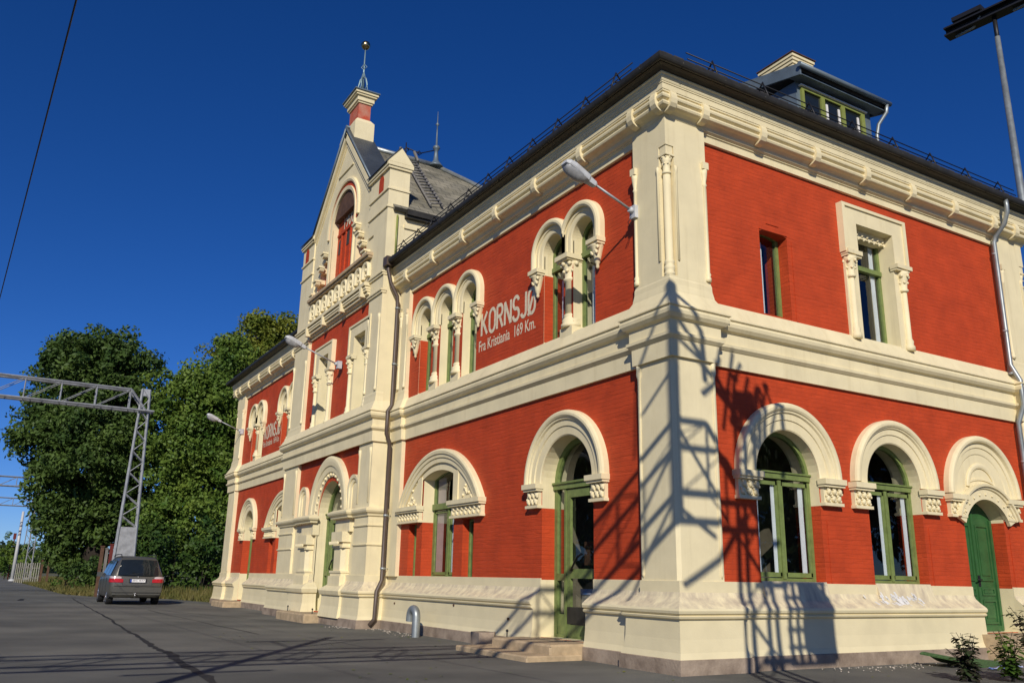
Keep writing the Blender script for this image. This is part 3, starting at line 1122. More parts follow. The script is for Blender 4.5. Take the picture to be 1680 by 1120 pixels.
def corner_pier(cx, sx, cy, sy, wx, wy, name="corner_pier"):
    """pier wrapped round a convex corner at (cx,cy); wings of width wx along x, wy along y"""
    par = None
    m = M()
    # lower shaft with chamfered arris
    ch = .05

    def poly(nt_):
        if nt_ == 0:
            return [(cx, cy + sy * -wy), (cx, cy - sy * ch), (cx - sx * ch, cy), (cx - sx * wx, cy), (cx - sx * wx, cy - sy * .3), (cx - sx * .3, cy - sy * .3), (cx - sx * .3, cy - sy * wy)]
        if nt_ == 2:
            return [(cx, cy - sy * wy), (cx, cy), (cx - sx * wx, cy), (cx - sx * wx, cy - sy * .3), (cx - sx * .3, cy - sy * .3), (cx - sx * .3, cy - sy * wy)]
        k = .17
        return [(cx, cy - sy * wy), (cx, cy - sy * k), (cx - sx * k, cy - sy * k), (cx - sx * k, cy), (cx - sx * wx, cy), (cx - sx * wx, cy - sy * .3), (cx - sx * .3, cy - sy * .3), (cx - sx * .3, cy - sy * wy)]
    m.plan_prism(poly(0), 1.2, 4.46)
    # stop blocks with full arris
    full = [(cx + sx * .003, cy - sy * wy), (cx + sx * .003, cy + sy * .003), (cx - sx * wx, cy + sy * .003), (cx - sx * wx, cy - sy * .3), (cx - sx * .3, cy - sy * .3), (cx - sx * .3, cy - sy * wy)]
    m.plan_prism(full, 5.19, 5.74)
    m.plan_prism(poly(1), 5.74, 7.95)
    m.plan_prism(poly(2), 7.95, 8.55)
    o = m.build(name, "cream", ST)
    # flare
    m = M()
    pth = [(cx - sx * wx, cy - sy * .12), (cx - sx * wx, cy), (cx, cy), (cx, cy - sy * wy), (cx - sx * .12, cy - sy * wy)]
    if sx * sy > 0:
        pth = pth[::-1]
    pier_flare(m, pth)
    m.build("flared_foot", "cream", o)
    # colonette in the notch
    kx, ky = cx - sx * .085, cy - sy * .085
    m = M()
    r = .062
    m.lathe((kx, ky), [(.085, 5.74), (.085, 5.80), (.07, 5.82), (.085, 5.85), (.085, 5.9), (.065, 5.92), (.08, 5.95), (.078, 5.99), (r, 6.01), (r, 7.45)], 16)
    capital(m, kx, ky, 7.5, 7.8, r, .095)
    m.plan_prism([(kx - .07, ky - .07), (kx + .07, ky - .07), (kx + .07, ky + .07), (kx - .07, ky + .07)], 7.8, 7.95)
    # shafts beside it
    for (ax, ay) in ((cx - sx * .2, cy + sy * .004), (cx + sx * .004, cy - sy * .2)):
        m.lathe((ax, ay), [(.022, 6.0), (.022, 7.5), (.03, 7.52), (.03, 7.58), (.01, 7.62)], 8)
    m.build("colonette", "cream", o)
    # outer edge shafts
    m = M()
    for (ax, ay) in ((cx - sx * (wx - .045), cy + sy * .0), (cx + sx * .0, cy - sy * (wy - .045))):
        m.lathe((ax, ay), [(.05, 5.76), (.05, 5.82), (.035, 5.84), (.05, 5.88), (.03, 5.92), (.03, 7.4), (.045, 7.42), (.03, 7.46), (.055, 7.62), (.06, 7.7)], 10)
        m.plan_prism([(ax - .06, ay - .06), (ax + .06, ay - .06), (ax + .06, ay + .06), (ax - .06, ay + .06)], 7.70, 7.82)
        m.lathe((ax, ay), [(.01, 1.25), (.028, 1.3), (.028, 4.2), (.05, 4.28), (.045, 4.36), (.05, 4.44)], 10)
    m.build("edge_shaft", "cream", o)
    return o


corner_pier(.12, 1, -.12, -1, .82, .85)
corner_pier(.12, 1, 10.05, 1, 1.6, .95)
corner_pier(-27.8, -1, -.12, -1, 1.2, 1.2)
# pilaster beside the avant-corps
m = M()
m.plan_prism([(-10.42, 0), (-10.42, -.1), (-9.86, -.1), (-9.86, 0)], 1.2, 4.46)
m.plan_prism([(-10.42, 0), (-10.42, -.1), (-9.86, -.1), (-9.86, 0)], 5.19, 8.55)
o = m.build("pilaster", "cream", ST)
m = M()
pier_flare(m, [(-10.42, 0), (-10.42, -.1), (-9.86, -.1), (-9.86, 0)])
m.build("flared_foot", "cream", o)
m = M()
for ax in (-9.93, -10.3):
    m.lathe((ax, -.1), [(.05, 5.76), (.05, 5.82), (.035, 5.84), (.05, 5.88), (.03, 5.92), (.03, 7.4), (.045, 7.42), (.03, 7.46), (.055, 7.62), (.06, 7.7)], 10)
    m.plan_prism([(ax - .06, -.16), (ax + .06, -.16), (ax + .06, -.04), (ax - .06, -.04)], 7.70, 7.82)
m.build("edge_shaft", "cream", o)

# ---- arches and window surrounds


def knobs(m, s0, s1, z0, z1, d, n, rows=2):
    """carved leaf band"""
    for r_ in range(rows):
        for k in range(n):
            s = s0 + (s1 - s0) * (k + .5 + (.25 if r_ % 2 else 0)) / n
            if s > s1 - .01:
                continue
            z = z0 + (z1 - z0) * (r_ + .5) / rows
            rr = min((s1 - s0) / n, (z1 - z0) / rows) * .42
            m.sphere(m.fr(s, z, d), rr, 7, 5, sz=1.15)
            m.sphere(m.fr(s + rr * .7, z - rr * .8, d + rr * .3), rr * .5, 6, 4)
            m.sphere(m.fr(s - rr * .7, z + rr * .8, d + rr * .3), rr * .5, 6, 4)


def impost(frame, s0, s1, z0, z1, par, proud=.12, n=3):
    """moulded abacus over a carved block"""
    m = M(frame)
    h = z1 - z0
    m.box(s0 - .03, s1 + .03, z1 - .09, z1, 0, proud + .05)
    m.box(s0 - .015, s1 + .015, z1 - .13, z1 - .09, 0, proud + .02)
    m.box(s0 + .02, s1 - .02, z0 + .05, z1 - .13, 0, proud - .05)
    m.box(s0 + .0, s1 - .0, z0, z0 + .05, 0, proud - .015)
    knobs(m, s0 + .03, s1 - .03, z0 + .06, z1 - .14, proud - .045, n, 2)
    return m.build("capital", "cream", par)


ARCHP = lambda ri, ro: [(ri, -.02), (ri, .03), (ri + .02, .045), (ri + (ro - ri) * .36, .055), (ri + (ro - ri) * .38, .075), (ri + (ro - ri) * .6, .08), (ri + (ro - ri) * .64, .11), (ro - .13, .115), (ro - .12, .135), (ro - .09, .155), (ro - .05, .155), (ro - .015, .135), (ro, .1), (ro, -.02)]


def round_arch(frame, c, zs, ri, ro, cap_w=.46, zcap=(2.43, 2.86), par=ST):
    m = M(frame)
    m.arch(c, zs, ARCHP(ri, ro), n=36)
    o = m.build("arch_surround", "cream", par)
    if zcap:
        impost(frame, c - ri - cap_w, c - ri + .0, zcap[0], zcap[1], o)
        impost(frame, c + ri - .0, c + ri + cap_w, zcap[0], zcap[1], o)
    return o


round_arch(A, -2.83, 2.86, .78, 1.22, .42)
round_arch(A, -24.34, 2.82, .70, 1.18, .42)
round_arch(B, 2.32, 2.86, .72, 1.16, .46)
round_arch(B, 4.97, 2.88, .73, 1.14, .44)
# blind arch over the end door
c = 7.56
m = M(B)
m.arch(c, 2.86, ARCHP(.78, 1.14), n=36)
o = m.build("arch_surround", "cream", ST)
m = M(B)
a_ = [(c + .8 * math.cos(PI * k / 30), 2.84 + .8 * math.sin(PI * k / 30)) for k in range(31)]
# tympanum fills between the round arch and the segmental hood
rr = (.64 ** 2 + .34 ** 2) / (2 * .34)
al = math.asin(.64 / rr)
low = [(c + rr * math.sin(-al + 2 * al * k / 20), 2.46 + .34 - rr + rr * math.cos(-al + 2 * al * k / 20)) for k in range(21)]
pts = a_ + [(c - .8, 2.46)] + low + [(c + .8, 2.46)]
ids_ = [m.P(s, z, .03) for s, z in pts]
for tri in tessellate_polygon([[Vector((s, z, 0)) for s, z in pts]]):
    m.face([ids_[k] for k in tri])
reveal(m, low, .03, -.02)
m.build("tympanum", "cream", o, fix=False)
m = M(B)
m.arch(c, 2.98, [(.40, .028), (.40, .05), (.43, .065), (.47, .065), (.5, .05), (.5, .028)], a0=.1, a1=PI - .1, n=24)
m.arch(c, 3.0 - 1.0, [(1.16, .028), (1.16, .05), (1.2, .05), (1.2, .028)], a0=PI / 2 - .42, a1=PI / 2 + .42, n=16)
m.build("arch_panel_moulding", "cream", o)
m = M(B)
zc = 2.46 + .34 - rr
a2 = al + .18
m.arch(c, zc, [(rr + .0, .028), (rr, .09), (rr + .19, .09), (rr + .2, .12), (rr + .23, .13), (rr + .24, .165), (rr + .28, .17), (rr + .29, .028)], a0=PI / 2 - a2, a1=PI / 2 + a2, n=24)
for k in range(9):
    a = PI / 2 - a2 * .8 + 2 * a2 * .8 * k / 8
    m.sphere(m.fr(c + (rr + .09) * math.cos(a), zc + (rr + .09) * math.sin(a), .1), .022, 6, 4)
m.build("door_hood", "cream", o)
impost(B, c - 1.12, c - .66, 2.43, 2.84, o)
impost(B, c + .66, c + 1.12, 2.43, 2.84, o)


# segmental group windows
def seg_group(c):
    hw, rise, zs = 2.08, 1.22, 2.75
    rr = (hw * hw + rise * rise) / (2 * rise)
    al = math.asin(hw / rr)
    zc = zs + rise - rr
    m = M(A)
    m.arch(c, zc, [(rr - .30, -.02), (rr - .30, .08), (rr - .2, .085), (rr - .19, .11), (rr - .12, .115), (rr - .11, .14), (rr - .05, .15), (rr - .01, .13), (rr, .1), (rr, -.02)], a0=PI / 2 - al, a1=PI / 2 + al, n=36)
    o = m.build("arch_surround", "cream", ST)
    # cream infill plate with the window opening left free
    wtop = arc_pts(c - .07, .79, zs - .33, 3.36, .15)
    m = M(A)
    ri = rr - .29
    ali = math.acos((zs - zc) / ri)
    outer = [(c + ri * math.sin(ali - 2 * ali * k / 30), zc + ri * math.cos(ali - 2 * ali * k / 30)) for k in range(31)]
    left = outer[-1][0]
    right = outer[0][0]
    hole = wtop[2:]          # from right spring round to left
    pts = outer + [(left, zs), (c - .86, zs), (c - .86, zs - .33)] + list(reversed([(hole[0][0], zs - .33)] + hole + [(hole[-1][0], zs - .33)])) + [(c + .72, zs - .33), (c + .72, zs), (right, zs)]
    cl = [pts[0]]
    for p in pts[1:]:
        if (abs(p[0] - cl[-1][0]) + abs(p[1] - cl[-1][1])) > 1e-4:
            cl.append(p)
    ids_ = [m.P(s, z, .035) for s, z in cl]
    for tri in tessellate_polygon([[Vector((s, z, 0)) for s, z in cl]]):
        m.face([ids_[k] for k in tri])
    reveal(m, hole, .035, -.02)
    # raised jamb mouldings, carved spandrels
    for sg in (-1, 1):
        a, b_ = sorted((c - .07 + sg * .80, c - .07 + sg * 1.02))
        m.box(a, b_, zs, 3.42, .03, .06)
        for q in range(14):
            s = c + sg * rng.uniform(1.16, 1.62)
            z = zs + rng.uniform(.06, .75) * (1.75 - abs(s - c)) / .6
            m.sphere(m.fr(s, z, .045), .035, 6, 4)
    m.build("arch_panel", "cream", o, fix=False)
    for s0, s1 in ((c - 2.08, c - .86), (c + .72, c + 2.08)):
        impost(A, s0, s1, 2.40, 2.77, o, n=7, proud=.14)


seg_group(-7.8)
seg_group(-19.7)


# upper arcaded windows with columns between
def arcade(cs, zs, frame=A):
    first, last = min(cs), max(cs)
    ri, ro = .335, .63
    m = M(frame)
    half = (sorted(cs)[1] - sorted(cs)[0]) / 2
    for c in cs:
        # legs run down to the capital; the arch rings stop against each other
        aL = 0.0
        lim = math.acos(min(1, (half - .003) / ro))
        for prof, ro_ in ((ARCHP(ri, ro), ro),):
            rings = []
            n = 32
            for k in range(n + 1):
                a = PI * k / n
                row = []
                for r_, d in prof:
                    s = c + r_ * math.cos(a)
                    z = zs + r_ * math.sin(a)
                    if c != last and s > c + half - .002:
                        s = c + half - .002
                    if c != first and s < c - half + .002:
                        s = c - half + .002
                    row.append((s, z, d))
                rings.append(row)
            leg = .27
            rings = [[(s, zs - leg, d) for s, z, d in rings[0]]] + rings + [[(s, zs - leg, d) for s, z, d in rings[-1]]]
            idr = [[m.P(*p) for p in rg] for rg in rings]
            for k in range(len(idr) - 1):
                for j in range(len(prof)):
                    jj = (j + 1) % len(prof)
                    m.face([idr[k][j], idr[k][jj], idr[k + 1][jj], idr[k + 1][j]])
            m.face(list(reversed(idr[0])))
            m.face(idr[-1])
    o = m.build("arch_surround", "cream", ST)
    zc = zs - .27
    # corbelled brackets at both ends
    for c, sg in ((first, -1), (last, 1)):
        a = c + sg * ri
        m = M(frame)
        s0, s1 = sorted((a, a + sg * .29))
        m.box(s0 - .02, s1 + .02, zc - .08, zc, 0, .19)
        m.box(s0, s1, zc - .12, zc - .08, 0, .16)
        mid = (s0 + s1) / 2
        m.lathe(frame(mid, 0, .05)[:2], [(.01, zc - .55), (.035, zc - .52), (.03, zc - .46), (.05, zc - .44), (.06, zc - .38), (.09, zc - .25), (.13, zc - .14), (.14, zc - .12)], 10)
        knobs(m, s0 + .02, s1 - .02, zc - .30, zc - .13, .12, 2, 2)
        m.build("corbel", "cream", o)
    for q in range(len(cs) - 1):
        mid = (sorted(cs)[q] + sorted(cs)[q + 1]) / 2
        x, y, _ = frame(mid, 0, -.06)
        m = M(frame)
        m.box(mid - .20, mid + .20, zc - .09, zc, -.26, .18)
        m.box(mid - .17, mid + .17, zc - .12, zc - .09, -.25, .15)
        r = .115
        m.lathe((x, y), [(r, 5.86), (r * .96, 6.48), (r * 1.25, 6.5), (r * 1.25, 6.54), (r, 6.56), (r * 1.1, 6.66), (r * 1.45, 6.82), (r * 1.5, zc - .12)], 16)
        for k in range(8):
            a = 2 * PI * k / 8
            m.sphere((x + .17 * math.cos(a), y + .17 * math.sin(a), zc - .17), .045, 7, 5)
            m.sphere((x + .135 * math.cos(a + .4), y + .135 * math.sin(a + .4), zc - .30), .034, 7, 5)
        m.lathe((x, y), [(.19, 5.60), (.19, 5.66), (.16, 5.69), (.17, 5.74), (.15, 5.77), (.125, 5.79), (.14, 5.82), (.13, 5.85), (r, 5.86)], 16)
        m.box(mid - .19, mid + .19, 5.30, 5.60, -.26, .06)
        m.build("column", "cream", o)
        # jamb behind the column
        m = M(frame)
        hj = half - ri - .003
        m.box(mid - hj, mid + hj, 5.49, zc, -.5, -.275)
        m.build("jamb", "cream", o)
    # moulded inner jamb lines
    return o


arcade((-3.27, -2.29), 7.25)
arcade((-8.93, -7.79, -6.65), 7.25)
arcade((-24.88, -23.88), 7.15)
arcade((-20.75, -19.6, -18.5), 7.15)


# square headed framed windows
def square_surround(frame, c, h, zb, zt, wd, par=ST, dentil=True, zcap=6.75):
    m = M(frame)
    m.box(c - h - wd, c - h, zcap + .3, zt + wd * .85, -.0, .10)
    m.box(c + h, c + h + wd, zcap + .3, zt + wd * .85, -.0, .10)
    m.box(c - h, c + h, zt, zt + wd * .85, -.0, .10)
    # outer raised fillet
    m.box(c - h - wd - .03, c - h - wd + .05, zcap + .3, zt + wd * .85 - .02, 0, .13)
    m.box(c + h + wd - .05, c + h + wd + .03, zcap + .3, zt + wd * .85 - .02, 0, .13)
    m.box(c - h - wd - .03, c + h + wd + .03, zt + wd * .85 - .02, zt + wd * .85 + .04, 0, .13)
    # jamb below the capitals
    m.box(c - h - wd + .03, c - h, 5.3, zcap + .3, 0, .05)
    m.box(c + h, c + h + wd - .03, 5.3, zcap + .3, 0, .05)
    if dentil:
        m.box(c - h, c + h, zt - .16, zt, DEP + .0, -.08)
        n = 7
        for k in range(n):
            s = c - h + 2 * h * (k + .5) / n
            m.sphere(m.fr(s, zt - .10, -.075), .032, 7, 5)
            m.sphere(m.fr(s + h / n, zt - .165, -.10), .028, 7, 5)
    o = m.build("window_surround", "cream", par)
    for sg in (-1, 1):
        s0, s1 = sorted((c + sg * (h - .02), c + sg * (h + wd - .0)))
        mid = c + sg * (h + wd * .62)
        m = M(frame)
        m.box(s0 - .01, s1 + .05 * (sg > 0), zcap + .26, zcap + .34, 0, .17)
        m.box(s0, s1, zcap + .22, zcap + .26, 0, .14)
        x, y, _ = frame(mid, 0, .06)
        m.lathe((x, y), [(.075, zcap - .18), (.09, zcap - .16), (.09, zcap - .13), (.07, zcap - .12), (.08, zcap), (.12, zcap + .16), (.13, zcap + .22)], 12)
        for k in range(6):
            a = 2 * PI * k / 6
            m.sphere((x + .115 * math.cos(a), y + .115 * math.sin(a), zcap + .13), .035, 6, 4)
            m.sphere((x + .085 * math.cos(a + .5), y + .085 * math.sin(a + .5), zcap + .0), .026, 6, 4)
        m.lathe((x, y), [(.10, 5.42), (.10, 5.50), (.075, 5.54), (.085, 5.6), (.06, 5.66), (.055, zcap - .18)], 12)
        m.build("half_column", "cream", o)
    return o


square_surround(B, 5.02, .525, 5.45, 7.67, .37)
square_surround(AC, -15.0, .42, 5.4, 7.60, .36)
square_surround(AC, -12.0, .42, 5.4, 7.60, .36)
# recessed brick margins beside ground floor openings (rounded red stops)
for s, w_, z_, zt in ((3.16, .03, Z2, 2.2), (5.82, .03, Z2, 2.2), (8.32, .03, Z2, 2.2), (2.8, .04, 5.5, 6.95)):
    m = M(B)
    m.box(s, s + w_, z_, zt, 0, .013)
    m.build("brick_margin", "red_brick", ST)
m = M(B)
m.box(2.02, 2.70, 7.03, 7.06, 0, .014)
m.box(2.2, 2.5, 7.16, 7.19, 0, .012)
m.build("brick_lintel_edge", "red_brick", ST)

# ---- lettering on the brickwork
FONT_W = {}


def lettering(txt, frame, s0, s1, z0, z1, par, shear=0.0, d=.006, bold=.012, name="station_name"):
    cu = bpy.data.curves.new("txt", 'FONT')
    cu.body = txt
    cu.size = 1.0
    cu.offset = bold
    cu.extrude = 0.0
    ob = bpy.data.objects.new("txt", cu)
    col.objects.link(ob)
    dg = bpy.context.evaluated_depsgraph_get()
    me = bpy.data.meshes.new_from_object(ob.evaluated_get(dg))
    col.objects.unlink(ob)
    bpy.data.objects.remove(ob)
    vs = [v.co.copy() for v in me.vertices]
    x0, x1 = min(v.x for v in vs), max(v.x for v in vs)
    caps = [v.y for v in vs]
    y0, y1 = min(caps), max(caps)
    m = M(frame)
    for v in vs:
        s = s0 + (v.x - x0) / (x1 - x0) * (s1 - s0)
        z = z0 + (v.y - y0) / (y1 - y0) * (z1 - z0)
        m.P(s, z + shear * (s - s0), d)
    n = len(vs)
    for p in me.polygons:
        m.face(list(p.vertices))
    o = m.build(name, "sign_cream", par, fix=False)
    bpy.data.meshes.remove(me)
    return o


def _rr(x0, y0, x1, y1, r, n=5, a=0, b=4):
    """rounded rectangle outline, quarter arcs a..b"""
    cs_ = [(x1 - r, y1 - r, 0), (x0 + r, y1 - r, 90), (x0 + r, y0 + r, 180), (x1 - r, y0 + r, 270)]
    out_ = []
    for k in range(a, b):
        cx_, cy_, a0_ = cs_[k]
        for q in range(n + 1):
            t_ = R(a0_ + 90 * q / n)
            out_.append((cx_ + r * math.cos(t_), cy_ + r * math.sin(t_)))
    return out_


def glyph(chh):
    O_ = _rr(.0, .0, .56, 1.0, .28)
    if chh == 'K':
        return [[(0, 0), (0, 1)], [(.54, 1), (.03, .42)], [(.16, .58), (.58, 0)]], .58
    if chh == 'O':
        return [O_ + [O_[0]]], .56
    if chh == 'R':
        return [[(0, 0), (0, 1)], [(0, 1), (.28, 1)] + [(.28 + .24 * math.cos(R(90 - 18 * q)), .76 + .24 * math.sin(R(90 - 18 * q))) for q in range(1, 11)] + [(0, .52)], [(.24, .52), (.54, 0)]], .54
    if chh == 'N':
        return [[(0, 0), (0, 1)], [(0, 1), (.56, 0)], [(.56, 0), (.56, 1)]], .56
    if chh == 'S':
        p_ = [(.27 + .25 * math.cos(R(a_)), .745 + .255 * math.sin(R(a_))) for a_ in range(15, 271, 17)]
        q_ = [(.27 + .27 * math.cos(R(a_)), .25 + .25 * math.sin(R(a_))) for a_ in range(80, -176, -17)]
        return [p_ + q_], .54
    if chh == 'J':
        return [[(.42, 1), (.42, .22)] + [(.21 + .21 * math.cos(R(-a_)), .22 + .22 * math.sin(R(-a_))) for a_ in range(15, 166, 15)]], .42
    return [O_ + [O_[0]], [(-.02, -.06), (.58, 1.06)]], .56


def strokes(txt, frame, s0, s1, z0, z1, par, wd=.078, gap=.22, name="station_name"):
    gl_ = [glyph(c_) for c_ in txt]
    tot = sum(g_[1] for g_ in gl_) + gap * (len(gl_) - 1)
    kx = (s1 - s0) / tot
    kz = z1 - z0
    m_ = M(frame)
    x = 0
    lev = 0
    for st_, adv in gl_:
        for pl_ in st_:
            P_ = [Vector((s0 + (x + px_) * kx, z0 + pz_ * kz)) for px_, pz_ in pl_]
            L_, R__ = [], []
            n_ = len(P_)
            closed_ = (P_[0] - P_[-1]).length < 1e-5
            for k in range(n_):
                if closed_ and k in (0, n_ - 1):
                    a_, b_ = P_[1] - P_[0], P_[-1] - P_[-2]
                else:
                    a_ = P_[min(k + 1, n_ - 1)] - P_[min(k, n_ - 2)]
                    b_ = P_[max(k, 1)] - P_[max(k - 1, 0)]
                t_ = (a_.normalized() + b_.normalized()).normalized()
                nn = Vector((-t_.y, t_.x)) * wd / 2
                L_.append(P_[k] + nn)
                R__.append(P_[k] - nn)
            d_ = .004 + .0012 * (lev % 3)
            lev += 1
            il = [m_.P(p.x, p.y, d_) for p in L_]
            ir = [m_.P(p.x, p.y, d_) for p in R__]
            for k in range(n_ - 1):
                m_.face([il[k], il[k + 1], ir[k + 1], ir[k]])
        x += adv + gap
    return m_.build(name, "sign_cream", par, fix=False)


strokes("KORNSJØ", A, -6.08, -3.93, 6.22, 6.72, ST)
lettering("Fra Kristiania  169 Km.", A, -6.18, -3.90, 5.87, 6.12, ST, bold=.014, name="distance_lettering")
strokes("KORNSJØ", A, -23.34, -21.25, 6.14, 6.64, ST)
lettering("Fra Kristiania  169 Km.", A, -23.4, -21.25, 5.84, 6.07, ST, bold=.014, name="distance_lettering")

# ---- avant-corps: piers, porch, cornice, balustrade, gable
for (s0, s1) in ((XL, -16.63), (-11.43, XR)):
    m = M(AC)
    m.box(s0, s1, 1.2, 4.45, -.3, .1)
    m.box(s0, s1, 5.19, 10.3, -.3, .1)
    o = m.build("avant_corps_pier", "cream", ST)
    for zz in (8.36, 8.86):
        m = M(AC)
        m.box(s0 - .02, s1 + .02, zz, zz + .06, 0, .14)
        m.box(s0 - .035, s1 + .035, zz + .06, zz + .1, 0, .17)
        m.build("pier_moulding", "cream", o)
    for ss in (s0 + .1, s1 - .1):
        m = M(AC)
        m.lathe((ss, -.6), [(.05, 5.76), (.05, 5.82), (.03, 5.86), (.03, 7.6), (.05, 7.7), (.055, 7.8)], 8)
        m.build("edge_shaft", "cream", o)
        m = M(AC)
        m.lathe((ss, -.6), [(.03, 2.95), (.03, 4.1), (.05, 4.2), (.05, 4.3)], 8)
        m.build("edge_shaft", "cream", o)
    m = M()
    pier_flare(m, [(s0, -.4), (s0, -.6), (s1, -.6), (s1, -.4)])
    m.build("flared_foot", "cream", o)
# string course ledge at impost level (z 2.65) round porch
m = M()
LED = [(0, 2.60), (.04, 2.62), (.05, 2.66), (.10, 2.70), (.12, 2.74), (.12, 2.78), (.04, 2.82), (0, 2.84)]
m.sweep([(XL, -.35), (XL, -.6), (-15.85, -.6), (-15.85, -.72), (-14.55, -.72), (-14.55, -.55)], LED)
m.sweep([(-12.75, -.55), (-12.75, -.72), (-11.55, -.72), (-11.55, -.6), (XR, -.6), (XR, -.12)], LED)
for zz in (2.36, 1.90):
    pr = [(0, zz), (.03, zz + .015), (.035, zz + .04), (0, zz + .055)]
    m.sweep([(XL, -.3), (XL, -.6), (-16.63, -.6)], pr)
    m.sweep([(-11.43, -.6), (XR, -.6), (XR, -.12)], pr)
m.build("impost_band", "cream", ST)
# plain cream ground floor face between the piers below the impost
for s0, s1 in ((-16.63, -14.63), (-12.67, -11.43)):
    m = M(AC)
    m.box(s0, s1, .9, 2.62, -.02, .03)
    m.build("porch_wall", "cream", ST)
# porch columns
for cx in (-15.12, -12.2):
    m = M()
    cy = -.62
    m.plan_prism([(cx - .52, cy - .02), (cx + .52, cy - .02), (cx + .52, -.45), (cx - .52, -.45)], 2.28, 2.62)
    def blk(w_, z0_, z1_, y_):
        m.plan_prism([(cx - w_, y_), (cx + w_, y_), (cx + w_, -.45), (cx - w_, -.45)], z0_, z1_)
    blk(.44, .9, 1.18, -.78)
    blk(.40, 1.18, 1.26, -.74)
    blk(.42, 1.26, 1.31, -.76)
    m.plan_prism([(cx - .34, -.62), (cx - .24, -.72), (cx + .24, -.72), (cx + .34, -.62), (cx + .34, -.45), (cx - .34, -.45)], 1.31, 1.88)
    blk(.38, 1.88, 1.93, -.75)
    blk(.35, 1.93, 2.02, -.72)
    blk(.40, 2.02, 2.28, -.77)
    o = m.build("porch_column", "cream", ST)
    m = M(AC)
    knobs(m, cx - .34, cx + .34, 1.94, 2.04, .33, 8, 1)
    m.build("carved_capital", "cream", o)
    m = M()
    m.sweep([(cx - .5, -.45), (cx - .5, -.66), (cx + .5, -.66), (cx + .5, -.45)], [(0, .18), (.235, .18), (.18, .45), (.172, .70), (.215, .72), (.225, .745), (.245, .82), (.2, .875), (.05, .98), (0, 1.0)])
    m.build("column_plinth", "cream", o)
# big porch arch and little blind arches
m = M(AC)
m.arch(-13.65, 2.84, [(1.0, -.02), (1.0, .03), (1.12, .05), (1.13, .08), (1.28, .1), (1.3, .13), (1.42, .15), (1.5, .15), (1.56, .12), (1.56, -.02)], n=36)
for k in range(15):
    a = PI * (k + .5) / 15
    m.sphere(m.fr(-13.65 + 1.06 * math.cos(a), 2.84 + 1.06 * math.sin(a), .05), .045, 7, 5)
m.build("arch_surround", "cream", ST)
for c in (-15.95, -11.75):
    m = M(AC)
    m.arch(c, 3.35, [(.2, -.02), (.2, .04), (.28, .06), (.29, .09), (.38, .1), (.38, -.02)], n=20, legs=.52)
    o = m.build("blind_arch", "cream", ST)
    m = M(AC)
    m.poly_extrude(arc_pts(c, .2, 2.84, 3.35, None, 12), .0, .012)
    m.build("niche_back", "cream", o)

# cornice with straps, balustrade of little arches and its coping
m = M(AC)
s0, s1 = -16.63, -11.43
for zz, z1, d in ((8.42, 8.50, .05), (8.50, 8.56, .11), (8.56, 8.63, .17), (8.645, 8.70, .22), (8.71, 8.78, .24), (8.80, 8.90, .28)):
    m.box(s0 - .0, s1 + .0, zz, z1 - .006, 0, d)
o = m.build("balcony_cornice", "cream", ST)
for s in (-16.45, -14.9, -13.3, -11.7):
    m = M(AC)
    m.poly_extrude([(s - .06, 8.52), (s + .06, 8.52), (s + .06, 8.80), (s - .06, 8.80)], .1, .29)
    m.build("cornice_strap", "cream", o)
m = M(AC)
m.box(s0, s1, 8.90, 9.62, .0, .10)
nb = 9
for k in range(nb):
    c = s0 + (s1 - s0) * (k + .5) / nb
    h = (s1 - s0) / nb / 2
    m.arch(c, 9.32, [(.13, .09), (.13, .15), (.17, .19), (.235, .20), (.265, .15), (.265, .09)], n=14, legs=.22)
    m.sphere(m.fr(c, 9.33, .13), .07, 8, 5)
    m.sphere(m.fr(c, 9.17, .13), .055, 8, 5)
    m.box(c - h - .05 + .0, c - h + .05, 8.92, 9.08, .1, .20)
bal = m.build("balustrade", "cream", ST)
m = M(AC)
m.box(s0 - .02, s1 + .02, 9.62, 9.68, 0, .22)
m.box(s0 - .04, s1 + .04, 9.68, 9.77, 0, .27)
m.build("balustrade_coping", "step_stone", bal)

# gable wall with arched recess
GC = -14.2
m = M(AC)
gout = [(XL + .02, 8.9), (XR - .02, 8.9), (XR - .02, 12.0), (-11.75, 12.0), (-12.74, 13.0), (-15.99, 13.0), (-17.0, 12.0), (XL + .02, 12.0)]
rec = arc_pts(GC, .98, 9.7, 11.75, None, 28)
slotR = [(-12.95, 9.8), (-12.05, 9.8), (-12.05, 10.25), (-12.28, 10.25), (-12.28, 10.55), (-12.5, 10.55), (-12.5, 10.85), (-12.75, 10.85), (-12.75, 11.1), (-12.95, 11.1)]
slotL = [(2 * GC - s, z) for s, z in reversed(slotR)]
nL = [(XL + .45 + .17 * math.cos(PI * k / 10), 11.75 + .17 * math.sin(PI * k / 10)) for k in range(11)] + [(XL + .28, 11.35), (XL + .62, 11.35)]
nR = [(XR - .55 + .17 * math.cos(PI * k / 10), 11.75 + .17 * math.sin(PI * k / 10)) for k in range(11)] + [(XR - .72, 11.35), (XR - .38, 11.35)]
holes = [rec, slotR, slotL]
panel(m, gout, holes, .06)
panel(m, [(-12.74, 13.0), (GC - .12, 14.7), (-15.99, 13.0)], [], .06)
for h_ in holes:
    reveal(m, h_, .06, -.13, closed=True)
# arch mouldings
m.arch(GC, 11.75, [(.98, .05), (.98, .1), (1.09, .12), (1.1, .06)], n=36, legs=1.9)
m.arch(GC, 11.75, [(1.24, .05), (1.24, .12), (1.3, .14), (1.36, .12), (1.37, .05)], n=36, legs=0.25)
